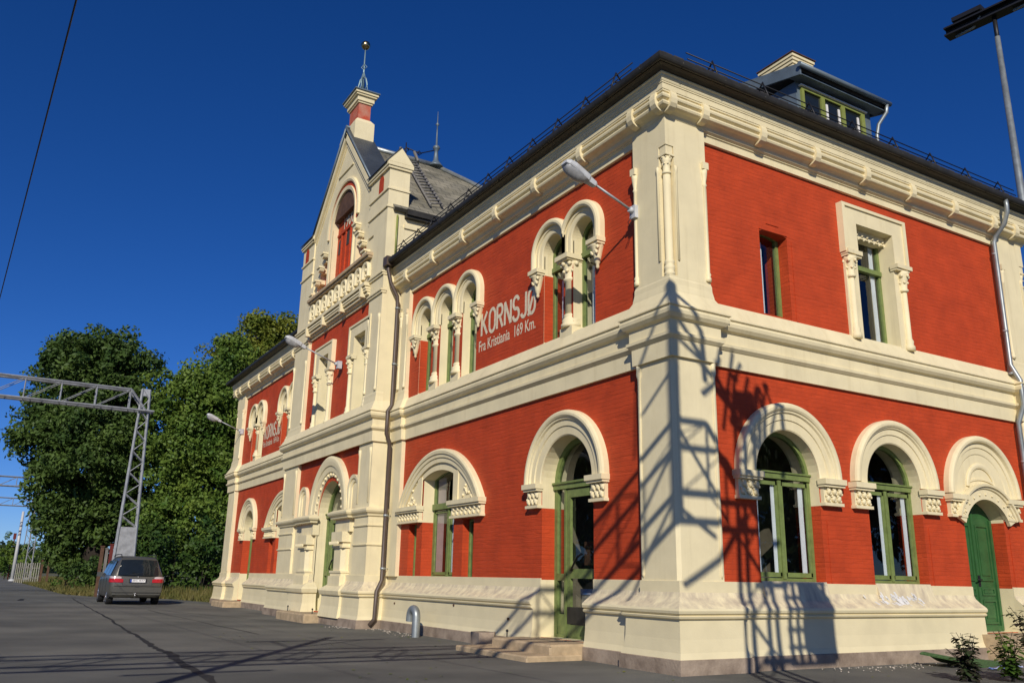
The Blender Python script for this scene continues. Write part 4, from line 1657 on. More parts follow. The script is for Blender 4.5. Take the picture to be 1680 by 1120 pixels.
# raking mouldings
for sg, x1 in ((1, -11.85), (-1, -17.0)):
    a = Vector((GC - .14, 14.80))
    b2 = Vector((x1, 12.08 if sg > 0 else 12.03))
    dv = (b2 - a).normalized()
    nn = Vector((-dv.y, dv.x)) * (1 if sg > 0 else -1)
    for off, wd, dd in ((.0, .16, .16), (-.24, .06, .1)):
        p = [a + nn * off, b2 + nn * off, b2 + nn * (off - wd), a + nn * (off - wd)]
        if off < 0:
            p[0] = a + nn * off + dv * abs(off) * 1.0
            p[3] = a + nn * (off - wd) + dv * abs(off - wd) * 1.0
            if off < -.5:
                p[1] = p[0] + dv * .95
                p[2] = p[3] + dv * .95
        m.poly_extrude([(q.x, q.y) for q in p], .05, dd)
m.box(GC - .75, GC + .55, 13.44, 13.48, .05, .1)
gw = m.build("gable_wall", "cream", ST, fix=False)
m = M(AC)
m.arch(GC, 11.75, [(1.1, .055), (1.1, .075), (1.24, .075), (1.24, .055)], n=36, legs=.3)
for (ns) in (nL, nR):
    ii = [m.P(s, z, .112) for s, z in ns]
    m.face(ii)
m.build("red_accent", "red_brick", gw)
# recessed red panel, its slit windows and the year
m = M(AC)
zz0 = -.12
m.box(GC - 1.2, GC + 1.2, 9.5, 12.78, zz0 - .05, zz0)
for q_ in (-1, 1):
    a_, b_ = sorted((GC + q_ * 1.201, GC + q_ * 2.3))
    m.box(a_, b_, 9.5, 11.3, zz0 - .05, zz0)
for s in (-14.74, -14.35, -13.95, -13.6):
    m.box(s - .03, s + .03, 9.75, 11.5, zz0, zz0 + .04)
m.box(-15.1, -13.2, 11.5, 11.58, zz0, zz0 + .05)
rp_ = m.build("recessed_panel", "red_brick", gw)
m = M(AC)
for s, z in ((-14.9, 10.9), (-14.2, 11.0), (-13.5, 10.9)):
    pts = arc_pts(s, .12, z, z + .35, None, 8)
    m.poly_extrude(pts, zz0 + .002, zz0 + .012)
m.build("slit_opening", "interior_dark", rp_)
for q_ in [lettering("1900", fA(-.5), -14.60, -13.75, 11.62, 12.10, rp_, d=zz0 + .02, bold=.02, name="year_numerals")]:
    pass
# stepped arcade brackets beside the recess
for k in range(4):
    for sg in (-1, 1):
        m = M(AC)
        s = GC + sg * (1.42 + .30 * k)
        z = 11.05 - .38 * k
        m.arch(s, z, [(.0001, .05), (.0001, .2), (.13, .2), (.13, .05)], a0=PI, a1=2 * PI, n=8)
        m.box(s - .15, s + .15, z + .001, z + .06, .05, .24)
        m.build("stepped_bracket", "cream", gw)
# gable returns and copings
for (s0, s1) in ((XL, -16.9), (-11.85, XR)):
    m = M(AC)
    m.box(s0, s1, 10.3, 11.95, -.50, .1)
    for zz in (10.80, 11.33):
        m.box(s0 - .03, s1 + .03, zz, zz + .05, -.52, .14)
    m.box(s0 - .05, s1 + .05, 11.95, 12.02, -.54, .16)
    m.box(s0 - .08, s1 + .08, 12.02, 12.12, -.57, .19)
    # little saddle roof with pediments east and west
    for (xa, xb) in ((s0 - .08, s1 + .08),):
        pts = [(-.57, 12.125), (.19, 12.125), (-.19, 12.58)]
        a = [m.P(xa, z, d) for d, z in pts]
        b2 = [m.P(xb, z, d) for d, z in pts]
        m.face(a)
        m.face(b2)
        for k in range(3):
            q = (k + 1) % 3
            m.face([a[k], a[q], b2[q], b2[k]])
    m.build("kneeler", "cream", gw)
m = M(AC)
for (s0, s1) in ((XL, -16.9), (-11.85, XR)):
    for sg in (1, -1):
        e = .23 if sg > 0 else -.61
        i4 = []
        for (dd, zz) in ((e, 12.10), (-.19, 12.60)):
            for xx in (s0 - .085, s1 + .03):
                i4.append(m.P(xx, zz, dd))
        for (dd, zz) in ((e, 12.14), (-.19, 12.65)):
            for xx in (s0 - .085, s1 + .03):
                i4.append(m.P(xx, zz, dd))
        for q in ((0, 1, 3, 2), (4, 6, 7, 5), (0, 2, 6, 4), (1, 5, 7, 3), (0, 4, 5, 1), (2, 3, 7, 6)):
            m.face([i4[k] for k in q])
m.build("kneeler_roofing", "sheet_grey", gw)


# ---- roofs
def slab(m, quad, th, mi=0):
    """quad of world points (ccw from outside) thickened downward along normal; uv in metres"""
    q = [Vector(p) for p in quad]
    n = (q[1] - q[0]).cross(q[2] - q[0]).normalized()
    if n.z < 0:
        n = -n
    ux = (q[1] - q[0]).normalized()
    uy = n.cross(ux)
    a = [m.W(p, ((p - q[0]).dot(ux), (p - q[0]).dot(uy))) for p in q]
    b2 = [m.W(p - n * th, ((p - q[0]).dot(ux), (p - q[0]).dot(uy))) for p in q]
    m.face(a, mi)
    m.face(list(reversed(b2)), mi)
    for k in range(len(q)):
        kk = (k + 1) % len(q)
        m.face([a[k], b2[k], b2[kk], a[kk]], mi)


E_, ZE, ZR = .53, 9.235, 11.65
m = M()
slab(m, [(XR, -E_, ZE), (E_, -E_, ZE), (-5.0, 5.0, ZR), (XR, 5.0, ZR)], .06)
slab(m, [(E_, -E_, ZE), (E_, 10.6, ZE), (-5.0, 5.0, ZR)], .06)
slab(m, [(E_, 10.6, ZE), (XR, 10.6, ZE), (XR, 5.0, ZR), (-5, 5, ZR)], .06)
slab(m, [(XL, 5.0, ZR), (-23, 5.0, ZR), (-28.4, -E_, ZE), (XL, -E_, ZE)], .06)
slab(m, [(-28.4, 10.6, ZE), (-28.4, -E_, ZE), (-23, 5, ZR)], .06)
slab(m, [(XL, 10.6, ZE), (-28.4, 10.6, ZE), (-23, 5, ZR), (XL, 5, ZR)], .06)
rf = m.build("wing_roof", "roof_tile", ST)
m = M()
m.tube([(E_ - .03, -E_ + .03, ZE + .015), (-5, 5, ZR + .05)], .04, 6)
m.tube([(E_, 10.6, ZE + .05), (-5, 5, ZR + .05)], .06, 6)
m.tube([(-5, 5, ZR + .05), (XR, 5, ZR + .05)], .06, 6)
m.build("ridge_tile", "zinc", rf)
# jagged tile ends along the gable-end eave
m = M()
for k in range(46):
    y = -.5 + k * .24
    m.plan_prism([(.42, y), (.56, y), (.56, y + .2), (.42, y + .2)], 9.24 + .008 * (k % 2), 9.262 + .008 * (k % 2))
m.build("eaves_tile", "roof_tile", rf)

# central block roof
RX, RY0, RY1, RZ = -14.3, -.45, 2.5, 14.45
EX, EXL, EZ = -10.35, -18.25, 10.78
m = M()
slab(m, [(EX, -.45, EZ), (EX, 8.3, EZ), (RX, RY1, RZ), (RX, RY0, RZ)], .1)
slab(m, [(EXL, 8.3, EZ), (EXL, -.45, EZ), (RX, RY0, RZ), (RX, RY1, RZ)], .1)
slab(m, [(EX, 8.3, EZ), (EXL, 8.3, EZ), (RX, RY1, RZ)], .1)
cr = m.build("slate_roof", "slate", ST)
m = M()
m.tube([(RX, .1, RZ + .06), (RX, RY1, RZ + .06)], .09, 8)
m.tube([(RX, RY1, RZ + .06), (EX, 8.3, EZ + .06)], .08, 8)
m.tube([(RX, RY1, RZ + .06), (EXL, 8.3, EZ + .06)], .08, 8)
m.build("ridge_flashing", "zinc", cr)
m = M()
m.plan_prism([(EX - .35, -.1), (EX, -.1), (EX, 8.3), (EX - .35, 8.3)], EZ - .22, EZ - .06)
m.plan_prism([(EX, -.1), (EX + .06, -.1), (EX + .06, 8.3), (EX, 8.3)], EZ - .16, EZ + .0)
m.build("eaves_board", "gutter_metal", cr)
m = M()
m.plan_prism([(XR - .06, 3.0), (XR, 3.0), (XR, 8.1), (XR - .06, 8.1)], 9.0, 10.75)
m.plan_prism([(XL, 3.0), (XL + .06, 3.0), (XL + .06, 8.1), (XL, 8.1)], 9.0, 10.75)
m.plan_prism([(XL + .06, 8.04), (XR - .06, 8.04), (XR - .06, 8.1), (XL + .06, 8.1)], 9.0, 10.75)
m.plan_prism([(XR, -.1), (XR + .04, -.1), (XR + .04, 8.1), (XR, 8.1)], 10.28, 10.40)
m.build("upper_side_wall", "cream", ST)
# gable parapet roof: two steep sheet slopes
m = M()
gy0, gy1 = -.66, .15
ax = -14.35
za = 15.0
slab(m, [(ax, gy0, za), (-11.8, gy0, 12.2), (-11.8, gy1, 12.2), (ax, gy1, za)], .08)
slab(m, [(ax, gy1, za), (-17.0, gy1, 12.15), (-17.0, gy0, 12.15), (ax, gy0, za)], .08)
gr = m.build("gable_roof", "sheet_grey", ST)
m = M()
for xa in (-11.8, -17.0):
    zb_ = 12.2 if xa > -14 else 12.15
    m.tube([(ax, gy0 - .01, za - .02), (xa, gy0 - .01, zb_ - .02)], .035, 6)
m.tube([(ax, gy0 - .02, za + .03), (ax, gy1, za + .03)], .05, 6)
m.build("verge_flashing", "sheet_blue", gr)
m = M(AC)
# filler wall under the parapet roof
m.poly_extrude([(-11.95, 12.0), (-14.35, 14.8), (-16.85, 12.0)], -.6, .04)
m.build("gable_core", "brown_wood", gw)
# front chimney
m = M()
cx0, cx1, cy0, cy1 = -14.93, -13.88, -.545, .1


def cpl(m, e, z0, z1, e1=None):
    e1 = e if e1 is None else e1
    a = [m.W((x, y, z0)) for x, y in ((cx0 - e, cy0 - e), (cx1 + e, cy0 - e), (cx1 + e, cy1 + e), (cx0 - e, cy1 + e))]
    b2 = [m.W((x, y, z1)) for x, y in ((cx0 - e1, cy0 - e1), (cx1 + e1, cy0 - e1), (cx1 + e1, cy1 + e1), (cx0 - e1, cy1 + e1))]
    m.face(list(reversed(a)))
    m.face(b2)
    for k in range(4):
        m.face([a[k], a[(k + 1) % 4], b2[(k + 1) % 4], b2[k]])


cpl(m, .0, 13.6, 15.10)
cpl(m, .0, 15.10, 15.24, -.1)
bm_ = M(fA(-.54))
bm_.poly_extrude([(-15.28, 13.6), (-14.9, 13.6), (-14.9, 15.2), (-15.28, 14.85)], -.64, .003)
ch = m.build("chimney", "cream", ST)
bm_.build("chimney_shoulder", "cream", ch)
m = M()
cpl(m, -.12, 15.24, 15.80)
m.build("brick_shaft", "red_flaked", ch)
m = M()
cpl(m, -.08, 15.80, 15.86)
cpl(m, -.04, 15.86, 16.02)
cpl(m, .02, 16.02, 16.08)
cpl(m, .06, 16.08, 16.16)
m.build("chimney_cornice", "cream", ch)
m = M()
cpl(m, .10, 16.16, 16.20)
cpl(m, .08, 16.20, 16.34, -.30)
m.build("chimney_cap", "sheet_blue", ch)
m = M()
bx, by = -14.42, -.2
m.tube([(bx, by, 16.3), (bx, by, 18.1)], [.04, .018], 6)
for k in range(4):
    a = PI / 4 + k * PI / 2
    dx, dy = math.cos(a), math.sin(a)
    m.tube([(bx + dx * .28, by + dy * .2, 16.32), (bx + dx * .16, by + dy * .12, 16.75), (bx, by, 17.25)], .014, 5)
    m.tube([(bx + dx * .08, by + dy * .06, 16.5), (bx + dx * .2, by + dy * .15, 16.7), (bx + dx * .13, by + dy * .1, 16.95), (bx + dx * .03, by, 17.0)], .016, 5)
    m.sphere((bx + dx * .15, by + dy * .12, 16.5), .045, 6, 4)
    m.tube([(bx + dx * .02, by, 17.3), (bx + dx * .11, by + dy * .1, 17.4), (bx + dx * .02, by, 17.5)], .01, 5)
m.build("spire", "verdigris", ch)
m = M()
m.sphere((bx, by, 18.22), .155, 14, 10)
m.build("spire_ball", "bronze", ch)
# rear ridge finial
m = M()
m.lathe((RX, RY1), [(.28, RZ + .0), (.2, RZ + .1), (.09, RZ + .25), (.06, RZ + .6), (.10, RZ + .66), (.13, RZ + .72), (.10, RZ + .78), (.035, RZ + .82), (.02, RZ + 1.55), (.07, RZ + 1.6), (.02, RZ + 1.68), (.008, RZ + 2.1)], 10)
fi = m.build("ridge_finial", "sheet_blue", cr)
m = M()
m.tube([(RX, RY1 - .1, RZ + .6), (RX, RY1 - .6, RZ + .35), (RX, RY1 - 1.1, RZ + .42)], .02, 5)
for yy in (RY1 - .62, RY1 - 1.08):
    m.tube([(RX, yy - .08, RZ + .35), (RX, yy, RZ + .43), (RX, yy + .08, RZ + .35), (RX, yy, RZ + .27), (RX, yy - .08, RZ + .35)], .018, 5)
m.tube([(RX, RY1 - 1.1, RZ + .05), (RX, RY1 - 1.1, RZ + .6)], .02, 5)
m.build("ridge_cresting", "black_iron", cr)
# roof ladder on the east slope


def onroof(x, y, lift=.12):
    return (x, y, EZ + (EX - x) / (EX - RX) * (RZ - EZ) + lift)


m = M()
lp = [((-10.75, .78), (-13.85, 1.22)), ((-10.9, 1.22), (-13.95, 1.62))]
for (a, b2) in lp:
    m.tube([onroof(*a), onroof(*b2)], .035, 5)
for k in range(15):
    u = (k + .4) / 15
    p = [onroof(a[0] + (b2[0] - a[0]) * u, a[1] + (b2[1] - a[1]) * u, .15) for a, b2 in lp]
    m.tube(p, .03, 5)
m.tube([(RX + .25, 1.25, RZ - .1), (RX + .0, 1.2, RZ + .35)], .05, 5)
m.tube([(RX + .25, 1.75, RZ - .1), (RX + .0, 1.7, RZ + .35)], .05, 5)
m.build("roof_ladder", "old_wood", cr)

# snow guards along the wing eaves
m = M()


def guard(p0, p1, nrm, n):
    p0, p1 = Vector(p0), Vector(p1)
    off = Vector((nrm[0], nrm[1], 0))
    for zz, oo in ((.13, .17), (.26, .14)):
        m.tube([p0 + off * oo + Vector((0, 0, zz)), p1 + off * oo + Vector((0, 0, zz))], .011, 5)
    for k in range(n):
        u = (k + .5) / n
        p = p0.lerp(p1, u)
        m.tube([p + off * .26 + Vector((0, 0, -.05)), p + off * .14 + Vector((0, 0, .31)), p - off * .12 + Vector((0, 0, .02))], .018, 5)
        m.tube([p + off * .26 + Vector((0, 0, -.03)), p - off * .15 + Vector((0, 0, .04))], .014, 5)
        m.tube([p + off * .2 + Vector((0, 0, .1)), p - off * .0 + Vector((0, 0, .2))], .014, 5)


guard((-.3, -.27, 9.3), (XR + .3, -.27, 9.3), (0, -1), 11)
guard((.25, .15, 9.3), (.25, 9.6, 9.3), (1, 0), 8)
m.build("snow_guard", "black_iron", ST)
m = M()
for k in range(12):
    x = .1 - k * .92
    m.tube([(x, -.55, 9.09), (x, -.595, 9.16), (x, -.58, 9.24), (x, -.4, 9.29)], .012, 4)
for k in range(12):
    y = -.1 + k * .92
    m.tube([(.55, y, 9.09), (.595, y, 9.16), (.58, y, 9.24), (.4, y, 9.29)], .012, 4)
m.build("gutter_bracket", "gutter_metal", ST)

# ---- dormer and rear chimney on the end slope
DM = M()
dx = -1.0
DM.plan_prism([(dx, 4.48), (dx, 6.85), (dx - 3.5, 6.85), (dx - 3.5, 4.48)], 9.7, 11.26)
dm = DM.build("dormer", "sheet_blue", ST)
m = M()
slab(m, [(dx + .28, 4.32, 11.42), (dx + .28, 7.05, 11.42), (dx - 3.4, 7.05, 12.3), (dx - 3.4, 4.32, 12.3)], .10)
m.build("dormer_roof", "roof_tile", dm)
m = M()
for y in (4.30, 7.07):
    i4 = [m.W(p) for p in ((dx + .30, y - .02, 11.20), (dx + .30, y - .02, 11.46), (dx - 3.4, y - .02, 12.34), (dx - 3.4, y - .02, 12.08))]
    i5 = [m.W(p) for p in ((dx + .30, y + .02, 11.20), (dx + .30, y + .02, 11.46), (dx - 3.4, y + .02, 12.34), (dx - 3.4, y + .02, 12.08))]
    m.face(i4)
    m.face(i5)
    for k in range(4):
        m.face([i4[k], i4[(k + 1) % 4], i5[(k + 1) % 4], i5[k]])
m.plan_prism([(dx + .0, 4.3), (dx + .25, 4.3), (dx + .25, 7.07), (dx, 7.07)], 11.262, 11.29)
m.build("barge_board", "sheet_blue", dm)
m = M()
m.tube([(dx + .34, 4.22, 11.40), (dx + .34, 7.12, 11.40)], .055, 8)
m.build('dormer_gutter', 'sheet_blue', dm)
m = M()
m.tube([(dx + .34, 7.0, 11.36), (dx + .30, 7.02, 11.2), (dx + .14, 6.93, 10.95), (dx + .08, 6.92, 10.7), (dx + .08, 6.92, 10.0)], .04, 8)
m.build("dormer_downspout", "zinc", dm)
m = M(fB(dx))
wz0, wz1 = 10.15, 11.10
m.box(4.60, 6.60, wz0 - .08, wz0, 0, .05)
m.box(4.60, 6.60, wz1, wz1 + .06, 0, .05)
for (a, b2) in ((4.60, 4.68), (5.19, 5.31), (5.83, 5.95), (6.48, 6.60)):
    m.box(a, b2, wz0, wz1, 0, .05)
dw = m.build("window", "bright_green", dm)
m = M(fB(dx))
m.box(4.68, 6.48, wz0, wz1, .004, .012)
m.build("pane", "car_glass", dw)
m = M(fB(dx))
for a, b2 in ((5.36, 5.42), (5.74, 5.8), (6.36, 6.42)):
    m.box(a, b2, wz0, wz1 - .1, .014, .03)
m.box(4.55, 6.65, wz1 + .062, wz1 + .09, .01, .09)
m.build("casement", "white_paint", dw)

m = M()
cx0, cx1, cy0, cy1 = -2.5, -1.66, 5.25, 5.8
cpl(m, 0, 10.2, 12.22)
ch2 = m.build("chimney", "cream", ST)
m = M()
cpl(m, .0, 12.22, 12.25, .02)
for k in range(4):
    cpl(m, .02 + .022 * k, 12.25 + .075 * k, 12.25 + .075 * k + .055)
    cpl(m, .01 + .022 * k, 12.25 + .075 * k + .055, 12.25 + .075 * (k + 1))
m.build("chimney_cornice", "cream", ch2)
m = M()
cpl(m, .11, 12.55, 12.57)
m.build("chimney_cap", "brown_wood", ch2)

# ---- downspouts
m = M()
m.tube([(-10.36, -.53, 9.14), (-10.36, -.53, 8.95), (-10.33, -.45, 8.6), (-10.3, -.26, 8.25), (-10.3, -.24, 8.0), (-10.3, -.24, 5.35), (-10.25, -.36, 5.18), (-10.25, -.36, 4.62), (-10.3, -.24, 4.4), (-10.3, -.24, 1.1), (-10.2, -.40, .84), (-10.19, -.42, .22), (-10.22, -.52, .08)], .052, 10)
m.plan_prism([(-10.49, -.64), (-10.24, -.64), (-10.24, -.46), (-10.49, -.46)], 9.05, 9.3)
ds = m.build("downspout", "brown_pipe", ST)
m = M()
for z in (6.4, 2.6, 1.35, 7.9):
    m.tube([(-10.3, -.24, z), (-10.3, -.24, z + .05)], .062, 10)
    m.tube([(-10.3, -.1, z + .02), (-10.3, -.24, z + .02)], .012, 5)
m.build("pipe_clip", "zinc", ds)
m = M()
m.tube([(-10.46, -.32, 10.6), (-10.46, -.32, 9.25)], .03, 8)
m.build("downspout", "bright_green", ST, fix=True)
m = M()
m.tube([(.535, 8.93, 9.14), (.54, 8.93, 8.98), (.52, 8.95, 8.85), (.42, 8.97, 8.62), (.2, 8.97, 8.4), (.15, 8.97, 8.28), (.13, 8.97, 5.6), (.28, 8.97, 5.25), (.28, 8.97, 4.75), (.13, 8.97, 4.4), (.13, 8.97, 1.1), (.32, 8.97, .8), (.32, 8.97, .1)], .048, 10)
ds2 = m.build("downspout", "zinc", ST)
m = M()
for z in (8.0, 6.3, 5.4, 3.6, 2.2):
    m.tube([(.13, 8.97, z), (.13, 8.97, z + .045)], .058, 10)
m.build("pipe_clip", "galv_steel", ds2)

# ---- steps
m = M()


def bevel_slab(m, x0, x1, y0, y1, z0, z1, e=.02):
    m.plan_prism([(x0 + e, y0), (x1 - e, y0), (x1, y0 + e), (x1, y1), (x0, y1), (x0, y0 + e)], z0, z1 - e)
    a = [m.W(p) for p in ((x0, y0, z1 - e), (x1, y0, z1 - e), (x1, y1, z1 - e), (x0, y1, z1 - e))]
    b2 = [m.W(p) for p in ((x0 + e, y0 + e, z1), (x1 - e, y0 + e, z1), (x1 - e, y1, z1), (x0 + e, y1, z1))]
    m.face(b2)
    for k in range(4):
        m.face([a[k], a[(k + 1) % 4], b2[(k + 1) % 4], b2[k]])


bevel_slab(m, -3.85, -2.03, -.85, .25, -.1, .235, .03)
m.build("door_step", "step_stone", ST)
m = M()
bevel_slab(m, -4.3, -1.98, -1.3, -.3, -.1, .085, .02)
m.build("door_step", "step_stone", ST)
m = M()
bevel_slab(m, -15.4, -12.9, -1.25, -.3, -.1, .22, .03)
m.build("door_step", "step_stone", ST)
m = M()
bevel_slab(m, -25.3, -23.4, -.9, .2, -.1, .2, .03)
m.build("door_step", "step_stone", ST)
m = M()
m.plan_prism([(-.25, 6.75), (.55, 6.75), (.55, 8.35), (-.25, 8.35)], -.1, .41)
m.build("door_step", "step_stone", ST)
m = M()
for (x, y) in ((-15.15, -1.0), (-13.0, -1.0), (-3.75, -.6)):
    m.tube([(x, y, .05), (x, y, .33)], .012, 6)
    m.sphere((x, y, .34), .025, 6, 4)
m.build("boot_scraper", "black_iron", ST)
m = M()
for p in ((-6.6, -.18, .66), (-9.6, -.18, .6), (-4.4, -.20, .5), (-15.9, -.79, .5)):
    m.sphere(p, .025, 6, 4)
m.build("anchor_bolt", "brown_wood", ST)


# ------------------------------------------------------------------ wall lamps
def wall_lamp(base, label, hd=(0, -1.15, .46)):
    e = empty("wall_lamp", base)
    tag(e, label, "street lamp", "grey lamps on long arms along the platform facade")
    b0 = Vector(base)
    h = b0 + Vector(hd)
    dv = (h - b0).normalized()
    m = M()
    m.plan_prism([(b0.x - .07, b0.y - .03), (b0.x + .07, b0.y - .03), (b0.x + .07, b0.y + .1), (b0.x - .07, b0.y + .1)], b0.z - .12, b0.z + .1)
    m.tube([b0 + Vector((0, -.02, .0)), b0 + Vector((0, -.09, .03))], .05, 8)
    m.build("wall_bracket", "lamp_grey", e)
    m = M()
    j = b0 + dv * (h - b0).length * .68
    m.tube([b0, j], .021, 8)
    m.build("arm", "galv_steel", e)
    m = M()
    pts = [b0 + Vector((.0, -.05, -.1)), b0 + Vector((-.03, -.1, -.2)), b0 + Vector((-.06, -.04, -.24)), b0 + Vector((-.02, -.0, -.1))]
    m.tube(pts, .007, 5)
    m.build("cable_loop", "black_iron", e)
    # housing: rounded wedge along dv
    side = Vector((1, 0, 0))
    upv = side.cross(dv).normalized()
    if upv.z < 0:
        upv = -upv
    m = M()

    def sect(t, wd, hu, hd_):
        p = j + dv * t
        return [m.W(p + side * (wd * a) + upv * (hu * b_ if b_ > 0 else hd_ * b_)) for a, b_ in ((-1, -.4), (-.9, -1), (.9, -1), (1, -.4), (1, .3), (.7, .85), (.3, 1), (-.3, 1), (-.7, .85), (-1, .3))]
    ss = [sect(-.03, .035, .035, .035), sect(.0, .05, .05, .05), sect(.12, .06, .065, .055), sect(.15, .085, .08, .05), sect(.45, .125, .10, .04), sect(.56, .12, .085, .035), sect(.62, .08, .05, .02)]
    for k in range(len(ss) - 1):
        for q in range(10):
            m.face([ss[k][q], ss[k][(q + 1) % 10], ss[k + 1][(q + 1) % 10], ss[k + 1][q]], 0, False)
    m.face(ss[0])
    m.face(ss[-1])
    m.build("lamp_housing", "lamp_grey", e)
    m = M()
    ss = []
    for t, wd, hh in ((.17, .06, .02), (.2, .08, .09), (.32, .105, .13), (.45, .11, .12), (.55, .1, .08), (.59, .06, .02)):
        p = j + dv * t - upv * .035
        ss.append([m.W(p + side * (wd * math.cos(a)) - upv * (hh * abs(math.sin(a)))) for a in [PI * q / 8 for q in range(9)]])
    for k in range(len(ss) - 1):
        for q in range(8):
            m.face([ss[k][q], ss[k][q + 1], ss[k + 1][q + 1], ss[k + 1][q]], 0, True)
    m.build("lamp_bowl", "lamp_bowl", e)
    return e


wall_lamp((-.66, -.16, 7.05), "grey street lamp on a long arm beside the corner pier above the twin arched windows", (-.06, -1.12, .46))
wall_lamp((-13.45, -.66, 7.0), "grey street lamp on an arm between the two windows of the gabled centre", (0, -1.45, .52))
wall_lamp((-26.62, -.16, 6.90), "grey street lamp on an arm at the far end of the platform facade", (0, -1.25, .48))

# ------------------------------------------------------------------ small things by the wall
m = M()
cx, cy = -7.42, -.62
pts = [(cx, cy, -.05), (cx, cy, .40)] + [(cx - .15 + .15 * math.cos(a), cy, .40 + .15 * math.sin(a)) for a in [PI * k / 8 for k in range(1, 8)]] + [(cx - .30, cy, .40), (cx - .31, cy, .30)]
m.tube(pts, .085, 12, cap=False)
m.tube([(cx - .305, cy, .34), (cx - .305, cy, .335)], .078, 12)
vp = m.build("vent_pipe", "zinc")
tag(vp, "grey swan neck vent pipe rising from the pavement by the plinth", "vent pipe")
m = M()
st = [(-4.78, -.75), (-4.42, -.78), (-4.36, -.5), (-4.5, -.4), (-4.8, -.45)]
m.plan_prism(st, -.05, .27)
tag(m.build("granite_block", "granite"), "rough granite kerb block standing left of the near door step", "stone block")
# curled artificial turf mat and a blue rag by the end door
m = M()
n = 18
prev = None
for k in range(n + 1):
    u = k / n
    y = 4.5 + 1.6 * u
    z = .03 + .15 * math.exp(-((u - .05) / .2) ** 2) + .02 * math.sin(u * 9)
    wd = .28 + .04 * math.sin(u * 5)
    xc = .85 - .1 * u
    rows = [m.W((xc - wd, y - .1, z + .02)), m.W((xc + wd, y, z * .75 + .0)), m.W((xc + wd, y, z * .75 - .02)), m.W((xc - wd, y - .1, z))]
    if prev:
        for q in range(4):
            m.face([prev[q], prev[(q + 1) % 4], rows[(q + 1) % 4], rows[q]])
    else:
        m.face(rows)
    prev = rows
m.face(prev)
tag(m.build("turf_mat", "turf_green"), "curled green artificial turf mat lying on the ground by the end door", "mat")
m = M()
base = (1.35, 4.85)
gx, gy = 12, 5
idg = [[m.W((base[0] + .05 * i * .5 + rng.uniform(-.02, .02), base[1] + j * .075 + rng.uniform(-.02, .02), .012 + rng.uniform(0, .04) * (0 < i < gy))) for j in range(gx)] for i in range(gy)]
for i in range(gy - 1):
    for j in range(gx - 1):
        m.face([idg[i][j], idg[i + 1][j], idg[i + 1][j + 1], idg[i][j + 1]])
tag(m.build("plastic_rag", "rag_blue"), "crumpled blue and white plastic sheet on the ground below the turf mat", "rag")
# litter of crumbs at the foot of the walls
m = M()
for k in range(260):
    if k < 130:
        x = rng.uniform(-11.5, -7.6)
        y = -.3 - abs(rng.gauss(0, .18)) - .05
        if x < XR:
            y -= .5
    else:
        y = rng.uniform(2.2, 6.2)
        x = .35 + abs(rng.gauss(0, .35))
    r = rng.uniform(.006, .022)
    m.sphere((x, y, r * .4), r, 5, 3, sz=.6)
tag(m.build("rubble", "rubble"), "scattered pale crumbs of plaster and grit along the foot of the walls", "rubble", kind="stuff")
# fallen leaves
m = M()
for k in range(120):
    x = rng.uniform(-12, 2.5)
    y = rng.uniform(-4.5, -.4) if x < 0 else rng.uniform(1, 6)
    if x > -.2:
        x = rng.uniform(.4, 2.2)
    a = rng.uniform(0, 6.3)
    r = rng.uniform(.015, .03)
    z = .006
    p = [m.W((x + r * math.cos(a + q), y + r * math.sin(a + q), z + rng.uniform(0, .012))) for q in (0, 1.4, PI, 4.6)]
    m.face(p)
tag(m.build("fallen_leaves", "leaf_yellow", fix=False), "small dry leaves scattered on the asphalt", "leaves", kind="stuff")

# ------------------------------------------------------------------ portal structures of the railway


def lattice_tower(m, x, y, z0, z1, wb, wt, solid=3.2, leg=.045):
    """tapering four-legged mast, zigzag bracing, solid lower panel"""
    def pt(i, z):
        u = (z - z0) / (z1 - z0)
        h_ = (wb + (wt - wb) * u) / 2
        sx, sy = ((-1, -1), (1, -1), (1, 1), (-1, 1))[i]
        return Vector((x + sx * h_ * .55, y + sy * h_, z))
    for i in range(4):
        m.tube([pt(i, z0), pt(i, z1)], leg, 4, sm=False)
    n = 13
    zz = [z0 + solid + (z1 - z0 - solid) * k / n for k in range(n + 1)]
    for k in range(n):
        for i, j in ((0, 3), (1, 2)):
            a, b2 = (i, j) if k % 2 else (j, i)
            m.tube([pt(a, zz[k]), pt(b2, zz[k + 1])], .025, 4, sm=False)
        for i, j in ((0, 1), (3, 2)):
            m.tube([pt(i, zz[k]), pt(j, zz[k])], .02, 4, sm=False)
    for i, j in ((0, 3), (1, 2), (0, 1), (3, 2)):
        q = [pt(i, z0), pt(j, z0), pt(j, z0 + solid), pt(i, z0 + solid)]
        m.face([m.W(p) for p in q])
    for i, j in ((0, 3), (1, 2)):
        q = [pt(i, z1 - .35), pt(j, z1 - .35), pt(j, z1), pt(i, z1)]
        m.face([m.W(p) for p in q])


